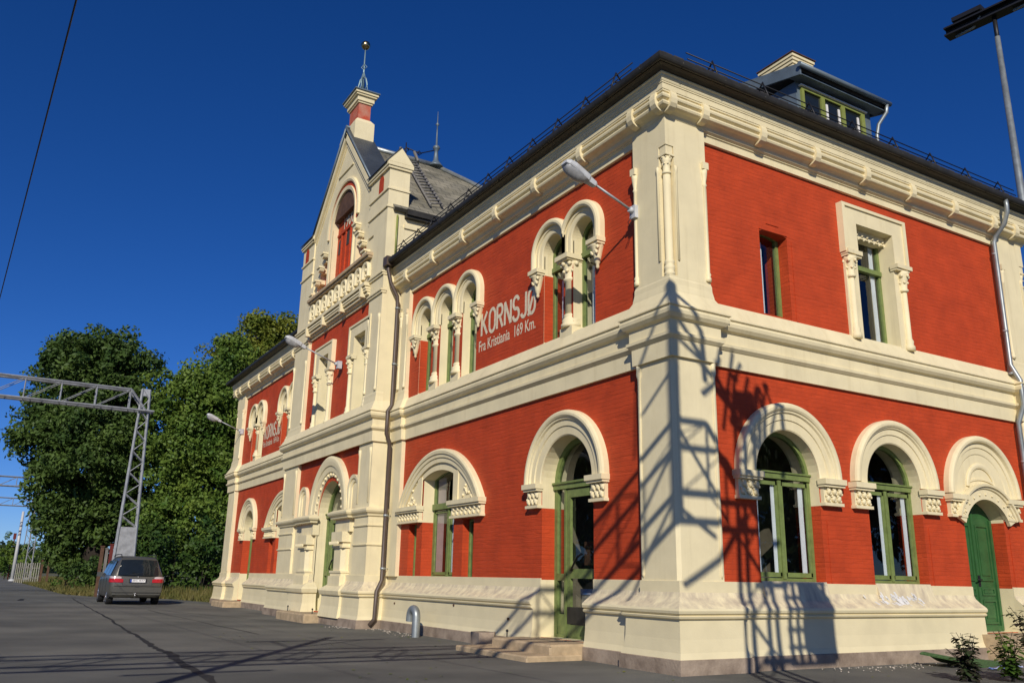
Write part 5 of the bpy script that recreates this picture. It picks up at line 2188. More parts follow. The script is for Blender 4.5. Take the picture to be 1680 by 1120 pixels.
def portal(x, yt, ylen, label, zb=8.75, zt=9.72, top=9.85, name="catenary_portal", simple=False, wb=.95, hw=.26):
    e = empty(name, (x, yt, 0))
    tag(e, label, "railway gantry", None if simple else None)
    m = M()
    lattice_tower(m, x, yt, 0, top, wb, .34, leg=.05, solid=(.4 if simple else 3.2))
    m.build("lattice_mast", "galv_steel", e)
    m = M()
    y0, y1 = yt + .45, yt - ylen
    for sx in (-hw, hw):
        m.tube([(x + sx, y0, zb), (x + sx, y1, zb)], .06, 4, sm=False)
        m.tube([(x + sx, yt - .7, zt), (x + sx, y1, zt)], .055, 4, sm=False)
        m.tube([(x + sx, yt + .05, zb + .02), (x + sx, yt - .7, zt)], .05, 4, sm=False)
    y = yt - .7
    k = 0
    while y > y1:
        for sx in (-hw, hw):
            m.tube([(x + sx, y, zb), (x + sx, y, zt)], .03, 4, sm=False)
            if y - 1.5 > y1:
                m.tube([(x + sx, y, zb if k % 1 else zt), (x + sx, y - 1.5, zb)], .018, 4, sm=False)
        for z in (zb, zt):
            m.tube([(x - hw, y, z), (x + hw, y, z)], .025, 4, sm=False)
        m.tube([(x - hw, y, zt), (x + hw, y - 1.5, zt)], .015, 4, sm=False)
        y -= 1.5
        k += 1
    m.build("lattice_beam", "galv_steel", e)
    return e


portal(-35.2, -2.95, 26, "grey lattice railway gantry standing behind the parked van, its beam reaching left")
# the gantry near the camera (it throws the shadows on pier and pavement)
near = portal(9.9, -4.95, 30, "grey lattice railway gantry at the near end of the station yard", zb=8.7, zt=9.75, top=10.6, wb=.8, hw=.3)
m = M()
xq = 9.9


def top_mast(y, z0, z1, arms):
    m.tube([(xq, y, z0), (xq, y, z1)], .10, 6)
    for (dy0, za_, dy1, zb_, r) in arms:
        m.tube([(xq, y + dy0, za_), (xq, y + dy1, zb_)], r, 5)


top_mast(-6.45, 8.5, 12.05, [(-.55, 11.3, .0, 12.0, .03), (-.55, 11.3, -.6, 10.2, .02), (0, 11.9, .55, 11.3, .045), (.55, 11.3, .62, 10.6, .05), (-.5, 10.6, .1, 10.75, .03), (0, 11.2, 1.15, 10.5, .035), (-.75, 8.9, 0, 9.6, .03), (0, 9.9, 1.0, 8.6, .035), (0, 8.7, .7, 8.3, .04), (-.8, 8.1, 0, 8.9, .03)])
top_mast(-13.8, 5.5, 11.7, [(-1.3, 11.2, 1.3, 11.2, .05), (-.9, 8.0, .9, 8.0, .04), (0, 6.0, 1.6, 6.6, .03), (0, 7.4, 1.6, 6.6, .03), (-.9, 11.2, 0, 10.2, .03), (.9, 11.2, 0, 10.2, .03)])
m.build("wire_support_mast", "galv_steel", near)
# branching insulators and cable loops at the tower head
m = M()
for k in range(7):
    y = -5.45 + k * .17
    m.tube([(xq, y, 10.0 + .1 * (k % 3)), (xq, y + .12, 10.6 + .25 * math.sin(k * 1.7)), (xq, y + .25, 11.2 - .15 * k)], .035, 5)
    m.sphere((xq, y + .12, 10.6 + .25 * math.sin(k * 1.7)), .07, 6, 4)
for (a, b2) in (((-6.5, 11.6), (-5.2, 10.3)), ((-5.3, 10.2), (-4.5, 9.7)), ((-5.6, 10.9), (-4.9, 9.9)), ((-4.6, 10.6), (-4.7, 9.4)), ((-4.2, 10.4), (-4.15, 9.5)), ((-5.9, 10.4), (-5.5, 11.1)), ((-6.4, 7.6), (-5.1, 8.7))):
    m.tube([(xq, a[0], a[1]), (xq + .1, (a[0] + b2[0]) / 2, (a[1] + b2[1]) / 2 - .1), (xq, b2[0], b2[1])], .045, 5)
m.build("insulator", "black_iron", near)
m = M()
# equipment basket bracketed off the mast
for y in np.linspace(-4.35, -3.5, 6):
    m.tube([(xq, y, 6.45), (xq, y, 7.75)], .045, 4, sm=False)
for z in np.linspace(6.45, 7.75, 6):
    m.tube([(xq, -4.4, z), (xq, -3.45, z)], .04, 4, sm=False)
m.plan_prism([(xq - .2, -3.95), (xq + .2, -3.95), (xq + .2, -3.5), (xq - .2, -3.5)], 6.6, 7.6)
m.tube([(xq, -4.95, 7.7), (xq, -4.3, 7.7)], .05, 5)
m.tube([(xq, -4.95, 6.5), (xq, -4.3, 6.5)], .05, 5)
m.build("equipment_box", "galv_steel", near)

# far gantries down the line
for (x, y, label, zb) in ((-88, -4.9, "far lattice railway gantry beyond the big tree, second along the line", 9.0), (-112, -4.6, "farthest lattice railway gantry down the line", 8.6)):
    portal(x, y, 24, label, zb=zb, zt=zb + .9, top=zb + 1.0, simple=True, wb=.6)
# overhead cables
m = M()


def sag(p0, p1, s, r, n=24):
    p0, p1 = Vector(p0), Vector(p1)
    m.tube([p0.lerp(p1, k / n) - Vector((0, 0, s * 4 * (k / n) * (1 - k / n))) for k in range(n + 1)], r, 5)


m = M()
dl = (Vector((-8.133, -8.9604, 6.0)) - Vector((2.0075, -8.5063, 6.0)))
c0 = Vector((2.0075, -8.5063, 6.0))
sag(c0 - dl * .75, c0 + dl * 3.7, .0, .009, 8)
cb = m.build("overhead_cable", "black_iron")
tag(cb, "dark overhead cable crossing the sky at the upper left", "cable")
for k, (y0, z, nm) in enumerate(((-12.5, 8.4, "thin overhead line wire left of the big tree"), (-17, 8.2, "second thin overhead line wire over the tracks"))):
    m = M()
    sag((12, y0, z), (-78, y0, z), .5, .008)
    tag(m.build("overhead_wire", "black_iron"), nm, "wire")

# ------------------------------------------------------------------ floodlight mast beyond the building
fx, fy = -3.85, 18.45
e = empty("floodlight_mast", (fx, fy, 0))
tag(e, "tall steel floodlight mast with dark beam of lamps at the upper right", "light mast")
m = M()
m.tube([(fx, fy, 0), (fx, fy, 8), (fx, fy, 19.3)], [.17, .15, .085], 10)
m.build("mast", "zinc", e)
m = M()
m.tube([(fx, fy, 18.9), (fx, fy, 20.1)], .075, 8)
m.build("mast_head", "black_iron", e)
th = R(8)
dvx = Vector((math.cos(th), math.sin(th), 0))
nvx = Vector((-math.sin(th), math.cos(th), 0))
m = M()


def ibar(z, t0, t1, hb, wb_):
    for (dz, wz, dd) in ((-hb, .03, wb_), (hb, .03, wb_), (0, hb, .03)):
        a = [m.W(Vector((fx, fy, z + dz + sz * wz)) + dvx * t + nvx * (dd * sn)) for t in (t0, t1) for sz in (-1, 1) for sn in (-1, 1)]
        for q in ((0, 1, 3, 2), (4, 6, 7, 5), (0, 4, 5, 1), (2, 3, 7, 6), (0, 2, 6, 4), (1, 5, 7, 3)):
            m.face([a[k] for k in q])


ibar(20.25, -1.6, 3.0, .14, .22)
m.build("beam", "black_iron", e)
for t0 in (-1.0, .9, 2.3):
    m = M()
    p = Vector((fx, fy, 20.60)) + dvx * (t0 + .2)
    a = [m.W(p + dvx * (sx * .5) + nvx * (sy * .2) + Vector((0, 0, sz * .08))) for sx in (-1, 1) for sy in (-1, 1) for sz in (-1, 1)]
    for q in ((0, 1, 3, 2), (4, 6, 7, 5), (0, 4, 5, 1), (2, 3, 7, 6), (0, 2, 6, 4), (1, 5, 7, 3)):
        m.face([a[k] for k in q])
    fl = m.build("floodlight", "black_iron", e)
    m = M()
    m.tube([p + Vector((0, 0, -.1)) + dvx * .5, p + Vector((0, 0, -.55)) + dvx * .1, p + Vector((0, 0, -.6)) - dvx * .5], .05, 6)
    m.build("bracket", "zinc", fl)

# ------------------------------------------------------------------ the parked people carrier
CX, CY = -25.75, -3.52      # rear face centre, heading -X
e = empty("parked_van", (CX, CY, 0))
tag(e, "brown grey people carrier parked on the pavement with its tailgate towards us", "car")
fc = lambda s, z, d: (CX - d, CY + s, z)          # s right (seen from behind), d forward
# stations: d, half width, z bottom, z belt, z roof, half roof width
STN = [(.00, .80, .34, .93, .95, .74), (.04, .86, .30, .95, 1.02, .70), (.10, .90, .27, 1.0, 1.42, .66), (.22, .91, .25, 1.01, 1.66, .64), (.45, .92, .24, 1.01, 1.72, .64), (1.2, .93, .23, 1.01, 1.75, .65), (2.2, .93, .23, 1.0, 1.74, .65), (2.9, .93, .23, .99, 1.66, .63), (3.4, .92, .23, .97, 1.35, .62), (3.75, .91, .24, .95, 1.02, .68), (4.2, .88, .26, .84, .90, .7), (4.5, .82, .30, .72, .78, .66), (4.62, .7, .36, .6, .66, .55)]
m = M(fc)
rings = []
for d, hw_, zb_, zl, zr, rw in STN:
    half = [(0.0, zb_), (hw_ * .8, zb_), (hw_ * .96, zb_ + .06), (hw_, zb_ + .25), (hw_, zl - .12), (hw_ * .975, zl), (rw + (hw_ - rw) * .30, zl + (zr - zl) * .62), (rw, zr - .06 if zr - zl > .2 else zr - .02), (rw * .86, zr), (0.0, zr + .012)]
    pts = half + [(-s, z) for s, z in reversed(half[1:-1])]
    rings.append([m.P(s, z, d) for s, z in pts])
nr = len(rings[0])
for k in range(len(rings) - 1):
    for q in range(nr):
        m.face([rings[k][q], rings[k][(q + 1) % nr], rings[k + 1][(q + 1) % nr], rings[k + 1][q]], 0, True)
m.face(rings[0], 0, True)
m.face(rings[-1], 0, True)
body = m.build("body", "car_paint", e)
# rear window curved patch, proud of the tailgate
m = M(fc)
rows = []
for z, d, hw_ in ((1.05, -.012, .70), (1.15, .012, .70), (1.35, .062, .665), (1.5, .105, .64), (1.6, .150, .61)):
    rows.append([m.P(hw_ * u, z + (.02 * (1 - u * u) if z > 1.5 else 0), d - .012 + .05 * u ** 4) for u in np.linspace(-1, 1, 13)])
for k in range(len(rows) - 1):
    for q in range(12):
        m.face([rows[k][q], rows[k][q + 1], rows[k + 1][q + 1], rows[k + 1][q]], 0, True)
m.build("rear_window", "car_glass", e)
m = M(fc)
rows = []
for sg in (-1, 1):
    for (d0, d1) in ((.42, 1.15), (1.22, 2.1), (2.17, 3.0)):
        q4 = []
        for d, z in ((d0, 1.05), (d1, 1.05), (d1 - (.0 if d1 < 2.9 else .15), 1.58), (d0 + (.12 if d0 < .5 else 0), 1.60)):
            hw2 = np.interp(z, [1.0, 1.45, 1.7], [.915, .752, .655]) + .012
            q4.append(m.P(sg * hw2, z, d))
        m.face(q4)
m.build("side_window", "car_glass", e, fix=False)
m = M(fc)
q4 = [m.P(s, z, d) for s, z, d in ((-.78, 1.04, 3.72), (.78, 1.04, 3.72), (.6, 1.6, 3.02), (-.6, 1.6, 3.02))]
m.face(q4)
m.build("windscreen", "car_glass", e, fix=False)
for sg in (-1, 1):
    m = M(fc)

    for mi, z0, z1 in ((0, .80, .935), (1, .935, 1.01)):
        cols = [(.50 + .07 * mi, -.02), (.65, -.022), (.80, -.02), (.875, .03), (.925, .10), (.938, .25), (.94, .44 - .08 * mi)]
        lo = [m.P(sg * q, z0, dd) for q, dd in cols]
        hi = [m.P(sg * q, z1 - (.02 if q < .6 else 0), dd + (.02 if mi else 0)) for q, dd in cols]
        for k in range(len(cols) - 1):
            m.face([lo[k], lo[k + 1], hi[k + 1], hi[k]], mi, True)
    m.build("tail_light", ["tail_red", "tail_clear"], e, fix=False)
m = M(fc)
m.box(-.82, .82, .36, .43, -.03, .12)
m.box(-.85, .85, .45, .64, -.055, .15)
m.box(-.80, .80, .67, .70, -.04, .1)
bmp = m.build("rear_bumper", "car_paint", e)
m = M(fc)
m.box(-.78, .78, .438, .445, -.06, -.05)
m.box(-.06, .06, .64, .675, -.07, -.04)
m.build("bumper_trim", "car_trim", bmp)
m = M(fc)
m.box(-.50, .50, .70, .708, -.012, .01)
for sg in (-1, 1):
    m.box(sg * .505 - .004, sg * .505 + .004, .70, .80, -.012, .01)
    for d in (1.18, 2.12, 3.04):
        m.box(sg * .935 - .006, sg * .935 + .006, .36, .96, d, d + .012)
m.build("panel_gap", "car_trim", e)
m = M(fc)
m.tube([fc(-.35, 1.06, -.02), fc(.05, 1.12, -.01), fc(.30, 1.10, -.015)], .008, 4)
m.build("rear_wiper", "car_trim", e)
m = M(fc)
m.box(-.30, .30, .795, .93, -.035, -.01)
m.build("plate_recess", "car_trim", e)
m = M(fc)
m.box(-.26, .26, .81, .915, -.045, -.037)
pz = m.build("number_plate", "plate_white", e)
m = M(fc)
m.box(-.26, -.21, .81, .915, -.048, -.0455)
m.build("plate_band", "plate_blue", pz)
t_ = lettering("JSC 837", fc, -.19, .24, .832, .895, pz, d=-.047, bold=.01, name="plate_characters")
t_.data.materials.clear()
t_.data.materials.append(MT["car_trim"])
m = M(fc)
m.tube([fc(-.05, .30, .1), fc(-.05, .30, -.12), fc(-.05, .38, -.14)], .025, 6)
m.sphere(fc(-.05, .41, -.14), .035, 8, 6)
m.build("tow_ball", "rim_metal", e)
for sg in (-1, 1):
    m = M(fc)
    m.tube([fc(sg * .6, 1.70, .4), fc(sg * .6, 1.80, .55), fc(sg * .6, 1.815, 1.5), fc(sg * .6, 1.80, 2.4), fc(sg * .6, 1.73, 2.6)], .018, 6)
    m.build("roof_rail", "car_trim", e)
    m = M(fc)
    s = sg * 1.0
    a_ = [fc(s + q, z, 3.05) for q, z in ()]
    m.box(min(s - .1, s + .1), max(s - .1, s + .1), .98, 1.15, 2.98, 3.1)
    m.build("wing_mirror", "car_paint", e)
    for d in (.85, 3.65):
        m = M()
        x = CX - d
        y = CY + sg * .80
        r = .32
        n = 24
        prof = [(r - .02, -.11), (r, -.08), (r, .08), (r - .02, .11), (.20, .11), (.20, -.11)]
        rg = [[m.W((x + rr * math.cos(2 * PI * k / n), y + yy, .32 + rr * math.sin(2 * PI * k / n))) for rr, yy in prof] for k in range(n)]
        for k in range(n):
            for q in range(len(prof)):
                m.face([rg[k][q], rg[k][(q + 1) % 6], rg[(k + 1) % n][(q + 1) % 6], rg[(k + 1) % n][q]], 0, True)
        wh = m.build("wheel", "rubber", e)
        m = M()
        yo = y + sg * .10
        for k in range(5):
            a = 2 * PI * k / 5 + .3
            for w_ in (-.14, .14):
                m.tube([(x, yo, .32), (x + .19 * math.cos(a + w_), yo, .32 + .19 * math.sin(a + w_))], .022, 5)
        n = 20
        m.tube([(x + .2 * math.cos(2 * PI * k / n), yo, .32 + .2 * math.sin(2 * PI * k / n)) for k in range(n + 1)], .02, 5)
        m.tube([(x, yo - .02, .32), (x, yo + .02, .32)], .05, 8)
        m.build("rim", "rim_metal", wh)
m = M(fc)
for q in ((-.9, -.55), (.55, .9)):
    for d in (.45, 3.25):
        m.box(q[0] + .01, q[1] - .01, .25, .68, d + .04, d + .78)
m.build("wheel_arch", "car_trim", e)
m = M(fc)
m.sphere(fc(0, 1.0, -.0), .03, 8, 5)
m.build("tailgate_badge", "rim_metal", e)

# timber and red posts standing behind the van
for (u, v, z, r, mt_, lb) in ((168, 900, 2.3, .075, "brown_wood", "brown wooden post standing behind the van on its left"), (175, 905, 2.2, .06, "old_wood", "weathered greenish post just right of the brown one behind the van"), (183, 900, 2.4, .075, "signal_red", "red topped post nearest the gantry mast behind the van")):
    r0 = Fv + R2 * ((u - 840) / 1397.22) - U2 * ((v - 560) / 1397.22)
    p = Vector((9.4839, -8.428, 0)) + Vector((r0.x, r0.y, 0)).normalized() * 46.5
    x, y = p.x, p.y
    m = M()
    m.plan_prism([(x - r, y - r), (x + r, y - r), (x + r, y + r), (x - r, y + r)], 0, z)
    m.plan_prism([(x - r * 1.3, y - r * 1.3), (x + r * 1.3, y - r * 1.3), (x + r * 1.3, y + r * 1.3), (x - r * 1.3, y + r * 1.3)], z, z + .05)
    tag(m.build("timber_post", mt_), lb, "post")

# picket fence far left
Cv = Vector((9.4839, -8.428, 1.2))


def at(u, v, D):
    r_ = Fv + R2 * ((u - 840) / 1397.22) - U2 * ((v - 560) / 1397.22)
    return Cv + r_ * (D / math.hypot(r_.x, r_.y))


p0, p1 = at(25, 940, 94), at(63, 940, 82)
e = empty("picket_fence", (p0.x, p0.y, 0))
tag(e, "pale weathered picket fence at the grass edge far left", "fence")
for k in range(12):
    p = p0.lerp(p1, k / 11)
    m = M()
    hz = 1.75 + rng.uniform(-.07, .05)
    hw = .045
    dv = Vector((.55, .83, 0)) * hw
    a = [(p.x - dv.x, p.y - dv.y), (p.x + dv.x, p.y + dv.y), (p.x + dv.x - .04, p.y + dv.y + .02), (p.x - dv.x - .04, p.y - dv.y + .02)]
    m.plan_prism(a, 0, hz)
    m.build("picket", "picket_paint", e)
m = M()
for z in (.5, 1.3):
    m.tube([(p0.x - .08, p0.y + .05, z), (p1.x - .08, p1.y + .05, z)], .04, 4)
m.build("rail", "old_wood", e)
for k, u in enumerate((67, 78)):
    p = at(u, 940, 80)
    x, y = p.x, p.y
    m = M()
    m.plan_prism([(x - .08, y - .08), (x + .08, y - .08), (x + .08, y + .08), (x - .08, y + .08)], 0, 1.9)
    m.plan_prism([(x - .1, y - .1), (x + .1, y - .1), (x + .1, y + .1), (x - .1, y + .1)], 1.9, 1.94)
    tag(m.build("fence_post", "brown_wood"), ("brown fence post next to the end of the picket fence", "brown fence post nearest the big dark tree")[k], "post")

# pole and signal down the line
p = at(20, 948, 104)
m = M()
m.tube([(p.x, p.y, 0), (p.x, p.y, 7.0)], [.19, .12], 8)
m.lathe((p.x, p.y), [(.38, -.05), (.33, .12), (.19, .2)], 8)
pl = m.build("steel_pole", "lamp_grey")
tag(pl, "plain pale steel pole at the pavement edge left of the picket fence", "pole")
p = at(14, 940, 120)
m = M()
m.tube([(p.x, p.y, 0), (p.x, p.y, 5.2)], .06, 6)
m.plan_prism([(p.x, p.y - .16), (p.x + .2, p.y - .16), (p.x + .2, p.y + .16), (p.x, p.y + .16)], 4.6, 5.3)
tag(m.build("railway_signal", "signal_red"), "small dark red railway signal far down the line", "signal")

# ------------------------------------------------------------------ vegetation
def leaves(centers, radii, per, size, flat=.75):
    """numpy: leaf quads round clump centres -> verts, faces"""
    C_ = np.repeat(centers, per, axis=0)
    r_ = np.repeat(radii, per)
    n = len(C_)
    d = nrg.normal(size=(n, 3))
    d /= np.linalg.norm(d, axis=1)[:, None]
    rad = r_ * nrg.uniform(.35, 1.0, n) ** .6
    p = C_ + d * rad[:, None] * np.array([1, 1, flat])
    nr_ = d + nrg.normal(size=(n, 3)) * .7 + np.array([0, 0, .35])
    nr_ /= np.linalg.norm(nr_, axis=1)[:, None]
    t_ = np.cross(nr_, nrg.normal(size=(n, 3)))
    t_ /= np.linalg.norm(t_, axis=1)[:, None]
    b2 = np.cross(nr_, t_)
    s = size * nrg.uniform(.6, 1.25, n)[:, None]
    v = np.empty((n, 4, 3))
    v[:, 0] = p - t_ * s
    v[:, 1] = p + b2 * s * .55
    v[:, 2] = p + t_ * s
    v[:, 3] = p - b2 * s * .55
    return v.reshape(-1, 3)


def quad_mesh(name, v, mt_, parent=None, nside=4):
    n = len(v) // nside
    me = bpy.data.meshes.new(name)
    me.vertices.add(len(v))
    me.vertices.foreach_set("co", np.ascontiguousarray(v, dtype=np.float32).ravel())
    me.loops.add(len(v))
    me.loops.foreach_set("vertex_index", np.arange(len(v), dtype=np.int32))
    me.polygons.add(n)
    me.polygons.foreach_set("loop_start", np.arange(n, dtype=np.int32) * nside)
    me.polygons.foreach_set("loop_total", np.full(n, nside, dtype=np.int32))
    me.materials.append(MT[mt_])
    me.update(calc_edges=True)
    o = bpy.data.objects.new(name, me)
    col.objects.link(o)
    if parent:
        o.parent = parent
        o.matrix_parent_inverse = Matrix.Translation(-parent.location)
    return o


def tree(x, y, lobes, label, mt_, size=.17, clump=.75, dens=1.0, per=60, trunk_r=.35, name="broadleaf_tree", group=None, trunk_h=None):
    """lobes: (dx,dy,z,rx,ry,rz)"""
    e = empty(name, (x, y, 0))
    tag(e, label, "tree", group)
    cs, rs = [], []
    for (dx_, dy_, z, rx, ry, rz) in lobes:
        area = rx * ry + rx * rz + ry * rz
        n = int(area * 3.4 * dens / clump)
        d = nrg.normal(size=(n, 3))
        d /= np.linalg.norm(d, axis=1)[:, None]
        rad = nrg.uniform(.0, 1.0, n) ** .28
        # lumpy outline
        ph = nrg.uniform(0, 6.28, 3)
        lump = 1 + .19 * np.sin(d[:, 0] * 5 + ph[0]) * np.sin(d[:, 1] * 5 + ph[1]) + .10 * np.sin(d[:, 2] * 8 + ph[2]) + nrg.normal(0, .075, n)
        p = np.array([x + dx_, y + dy_, z]) + d * (rad * lump)[:, None] * np.array([rx, ry, rz])
        p = p[p[:, 2] > .3]
        cs.append(p)
        rs.append(nrg.uniform(.6, 1.3, len(p)) * clump)
    cs = np.concatenate(cs)
    rs = np.concatenate(rs)
    quad_mesh("crown", leaves(cs, rs, per, size), mt_, e)
    m = M()
    top = max(l[2] for l in lobes)
    th_ = trunk_h or top * .8
    pts = [(x, y, -.1), (x + .1, y, th_ * .3), (x - .1, y + .1, th_ * .6), (x, y, th_)]
    m.tube(pts, [trunk_r * 1.3, trunk_r, trunk_r * .7, trunk_r * .25], 8)
    for k in range(min(len(lobes) * 2, 12)):
        l = lobes[k % len(lobes)]
        z0 = th_ * rng.uniform(.25, .7)
        tx, ty, tz = x + l[0] + rng.uniform(-.5, .5) * l[3], y + l[1] + rng.uniform(-.5, .5) * l[4], l[2] + rng.uniform(-.2, .5) * l[5]
        m.tube([(x, y, z0), ((x * 1.2 + tx * .8) / 2, (y * 1.2 + ty * .8) / 2, (z0 + tz) / 2 + .3), (tx, ty, tz)], [trunk_r * .45, trunk_r * .3, trunk_r * .08], 6)
    m.build("trunk", "bark", e)
    return e


# helper: a point at (u,v) of the 1680x1120 frame and plan distance D
Cv = Vector((9.4839, -8.428, 1.2))


def at(u, v, D):
    r_ = Fv + R2 * ((u - 840) / 1397.22) - U2 * ((v - 560) / 1397.22)
    return Cv + r_ * (D / math.hypot(r_.x, r_.y))


# the big dark tree: lobes laid out in the plane facing the yard
def lobe_at(u, v, D, rpx, rz=None, dep=None):
    p = at(u, v, D)
    k = D * 1.04 / 1397.22
    r = rpx * k
    return p, r, (rz or rpx) * k, (dep or rpx) * k


def tree_px(u0, D, lobes, label, mt_, **kw):
    base = at(u0, 940, D)
    L = []
    for (u, v, rp, rz, dd) in lobes:
        p, r, rzm, dm_ = lobe_at(u, v, D + dd, rp, rz)
        L.append((p.x - base.x, p.y - base.y, p.z, r, r, rzm))
    return tree(base.x, base.y, L, label, mt_, **kw)


tree_px(150, 63, [(150, 610, 58, 60, 0), (104, 655, 46, 50, 1), (205, 640, 50, 66, 0), (80, 722, 44, 44, 0), (150, 740, 74, 80, -1), (212, 760, 52, 80, 0), (100, 800, 42, 52, 0), (150, 850, 66, 56, 0), (100, 868, 32, 34, 0), (225, 850, 45, 50, 0), (115, 590, 38, 38, 0), (190, 580, 36, 36, 0)],
        "huge dark green broadleaf tree behind the gantry mast", "leaf_dark", size=.15, clump=.85, dens=1.25, per=95, trunk_r=.6)
tree_px(345, 60, [(345, 680, 55, 75, 0), (300, 660, 45, 55, 0), (290, 760, 55, 60, 0), (350, 780, 60, 70, 0), (395, 720, 60, 70, 1), (300, 625, 25, 28, 0), (380, 600, 36, 46, 1), (330, 870, 60, 50, -2), (270, 870, 40, 45, -2), (390, 850, 40, 60, 0)],
        "broad green and yellow tree between the dark tree and the station", "leaf_mid", size=.14, clump=.75, dens=1.25, per=90, trunk_r=.45)
tree_px(440, 66, [(430, 570, 42, 52, 0), (465, 560, 36, 42, 1), (400, 640, 55, 60, 0), (450, 650, 50, 70, 0), (425, 535, 22, 22, 0), (375, 590, 30, 34, 0), (410, 740, 60, 80, 0)],
        "tall yellowing tree rising behind the far roof of the station", "leaf_yellow", size=.14, clump=.72, dens=1.25, per=86, trunk_r=.45)
tree_px(520, 75, [(520, 640, 80, 90, 0), (580, 700, 80, 90, 0), (500, 760, 80, 90, 0)],
        "tree hidden mostly behind the station's gabled centre", "leaf_mid", size=.26, clump=1.2, dens=.5, per=40, trunk_r=.45)
# low shrubs along the grass edge
SH = [(285, 930, 50, 34, 40, "leafy green shrub right beside the parked van"), (335, 915, 48, 32, 46, "leafy green shrub near the far corner of the station"), (245, 905, 52, 38, 50, "leafy shrub directly behind the parked van"), (150, 940, 56, 26, 24, "low dark shrub left of the parked van"), (110, 935, 62, 22, 18, "small dark bush by the brown fence posts"), (50, 925, 115, 16, 30, "pale green bush behind the picket fence"), (12, 915, 120, 14, 26, "yellow green bush beyond the plain steel pole")]
for u, v, D, rp, rz, lb in SH:
    p, r, rzm, _ = lobe_at(u, v, D, rp, rz)
    tree(p.x, p.y, [(0, 0, max(rzm * .75, p.z), r, r, rzm)], lb, "leaf_shrub" if rp > 28 else ("leaf_mid" if u < 60 else "leaf_dark"), size=.13, clump=.42, dens=.9, per=46, trunk_r=.06, name="shrub", group="shrubs along the grass edge", trunk_h=.5)

# grass verge
n = 32000
u_ = nrg.uniform(0, 1, n)
edge = np.array([(-28.4, .6), (-33.4, -.5), (-36.5, -2.4), (-37.5, -3.6), (-41.5, -4.6), (-60, -4.9), (-95, -5.6)])
seglen = np.r_[0, np.cumsum(np.linalg.norm(np.diff(edge, axis=0), axis=1))]
tt = (u_ ** 1.05) * seglen[-1]
ex = np.interp(tt, seglen, edge[:, 0])
ey = np.interp(tt, seglen, edge[:, 1])
off = nrg.uniform(-.15, 4.2, n)
gx_ = ex + nrg.uniform(-.5, .5, n)
gy_ = ey + off
hh = nrg.uniform(.12, .5, n) * np.clip(.55 + off * .3, .4, 1.3)
ang = nrg.uniform(0, 6.28, n)
wd = .022 + .0004 * tt
v = np.empty((n, 3, 3))
v[:, 0] = np.c_[gx_ - np.cos(ang) * wd, gy_ - np.sin(ang) * wd, np.full(n, -.02)]
v[:, 1] = np.c_[gx_ + np.cos(ang) * wd, gy_ + np.sin(ang) * wd, np.full(n, -.02)]
v[:, 2] = np.c_[gx_ + nrg.normal(0, .1, n), gy_ + nrg.normal(0, .1, n), hh]
tag(quad_mesh("grass", v.reshape(-1, 3), "grass_dry", nside=3), "dry yellow green grass along the edge of the pavement", "grass", kind="stuff")

# distant wooded hills
m = M()
hn = 60
rows = []
for j in range(9):
    row = []
    for i in range(hn):
        a = R(100) + R(140) * i / (hn - 1)
        rr = 330 + j * 45
        zz = (math.sin(j / 8 * PI / 2)) * (13 + 5 * math.sin(i * .5) + 3 * math.sin(i * 1.3 + 1)) - .5
        row.append(m.W((rr * math.cos(a), rr * math.sin(a), zz)))
    rows.append(row)
for j in range(8):
    for i in range(hn - 1):
        m.face([rows[j][i], rows[j][i + 1], rows[j + 1][i + 1], rows[j + 1][i]], 0, True)
tag(m.build("hills", "hill_leaf"), kind="structure")
n = 2600
a = R(100) + R(140) * nrg.uniform(0, 1, n)
rr = nrg.uniform(300, 520, n)
ii_ = (a - R(100)) / R(140) * (hn - 1)
jj = np.clip((rr - 330) / 45, 0, 8)
zz = np.sin(jj / 8 * PI / 2) * (13 + 5 * np.sin(ii_ * .5) + 3 * np.sin(ii_ * 1.3 + 1)) + 3.0
cs = np.c_[rr * np.cos(a), rr * np.sin(a), zz]
tag(quad_mesh("distant_forest", leaves(cs, nrg.uniform(2.2, 4.5, n), 26, 1.3, flat=1.3), "hill_leaf"), "dark wooded ridge on the horizon at the far left", "forest", kind="stuff")


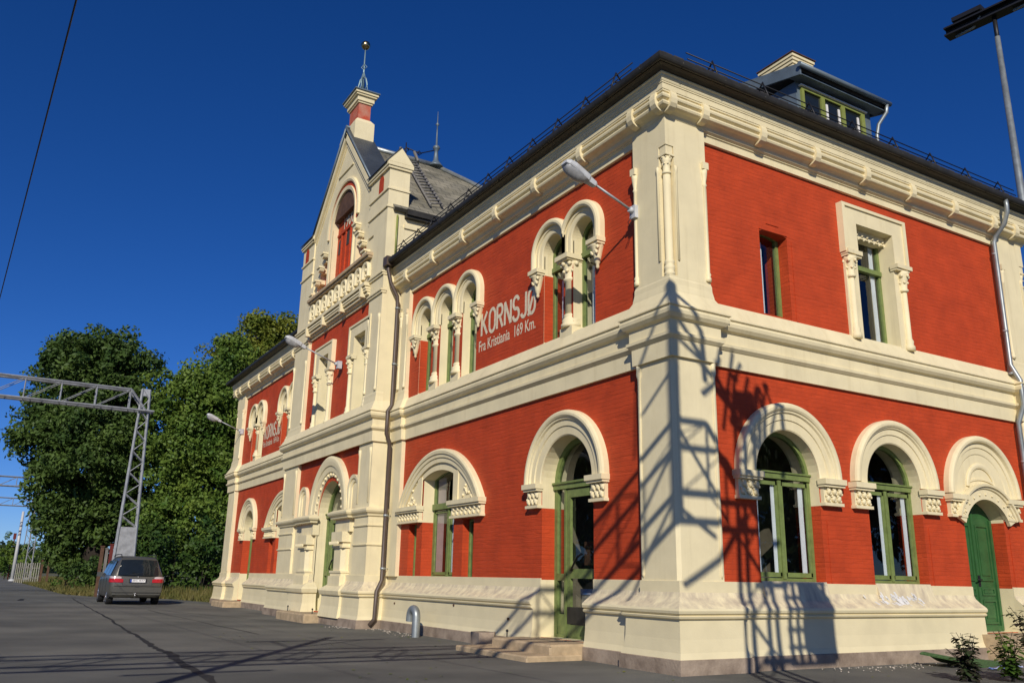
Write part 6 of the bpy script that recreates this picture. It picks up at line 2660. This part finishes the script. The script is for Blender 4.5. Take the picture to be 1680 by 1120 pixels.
# foreground weeds at the lower right
def weed(x, y, h, seed, label):
    r_ = random.Random(seed)
    e = empty("weed_plant", (x, y, 0))
    tag(e, label, "plant", "young leafy weeds by the end facade")
    m = M()
    lv = []
    for k in range(13):
        a = r_.uniform(0, 6.28)
        lean = r_.uniform(.05, .32)
        pts = []
        hh_ = h * r_.uniform(.65, 1.05)
        for q in range(6):
            u = q / 5
            pts.append((x + math.cos(a) * lean * u * u + .02 * math.sin(q * 2 + k), y + math.sin(a) * lean * u * u, hh_ * u))
        m.tube(pts, [.009 - .0012 * q for q in range(6)], 5)
        for q in range(int(hh_ / .028)):
            u = .12 + .88 * q / (hh_ / .028)
            bx_ = x + math.cos(a) * lean * u * u
            by_ = y + math.sin(a) * lean * u * u
            bz = hh_ * u
            la = r_.uniform(0, 6.28)
            ln = r_.uniform(.08, .16) * (1.15 - .4 * u)
            dv = Vector((math.cos(la), math.sin(la), r_.uniform(-.4, .5))).normalized()
            sd_ = dv.cross(Vector((0, 0, 1))).normalized()
            up_ = sd_.cross(dv)
            b0 = Vector((bx_, by_, bz)) + dv * .02
            ring = [b0, b0 + dv * ln * .3 + sd_ * ln * .3 + up_ * .006, b0 + dv * ln * .7 + sd_ * ln * .25, b0 + dv * ln - up_ * ln * .15, b0 + dv * ln * .7 - sd_ * ln * .25, b0 + dv * ln * .3 - sd_ * ln * .3 + up_ * .006]
            lv += [tuple(p) for p in ring]
    m.build("stem", "bark", e)
    quad_mesh("leaves", np.array(lv), "leaf_purple" if seed % 2 else "leaf_mid", e, nside=6)


weed(2.25, 2.98, .62, 3, "dark purple leaved young plant at the bottom edge of the picture")
weed(2.75, 3.75, 1.0, 5, "tallest dark leaved plant at the lower right corner")
weed(2.5, 3.55, .62, 4, "small bright green plant between the two dark ones")
weed(3.0, 4.1, 1.0, 8, "bright green leafy plant at the very right in front of the end door")


# trees on the far side of the yard and of the tracks: outside the picture, they show in the window glass
def grove(spots, proto=None):
    for k, (x, y, sc_, rot, lb) in enumerate(spots):
        r = tree(x, y, [(0, 0, 6.0, 3.6, 3.6, 4.2), (1.5, .6, 9.2, 2.6, 2.6, 3.0), (-1.2, -.8, 8.4, 2.8, 2.6, 3.0)], lb, "leaf_mid" if k % 2 else "leaf_dark", size=.36, clump=1.3, dens=.5, per=34, trunk_r=.3, group="trees across the tracks and beyond the yard") if proto is None else copy_tree(proto)
        if proto is None:
            proto = r
            base_ = (x, y)
        else:
            r.location = (x, y, 0)
            r.rotation_euler = (0, 0, rot)
            r.scale = (sc_, sc_, sc_)
            r["label"] = lb


grove([(30, 38, 1.5, 0, "broad tree far beyond the yard to the right, nearest to the end facade"), (37, 46, 1.7, 1.0, "taller tree beyond the yard, second in its row"), (29, 50, 1.6, 2.2, "rounded tree beyond the yard, third in its row"), (46, 40, 1.6, 3.1, "tree beyond the yard at the right end of its row"), (26, 62, 1.7, 4.4, "tree beyond the yard at the far end of its row"), (-46, -36, 1.5, 4.0, "tree across the tracks opposite the gantry"), (-57, -35, 1.6, 5.0, "tree across the tracks opposite the timber posts"), (-70, -37, 1.5, .6, "tree across the tracks opposite the brown fence posts"), (-84, -38, 1.6, 1.7, "tree across the tracks opposite the picket fence"), (-100, -40, 1.6, 2.7, "farthest tree across the tracks")])
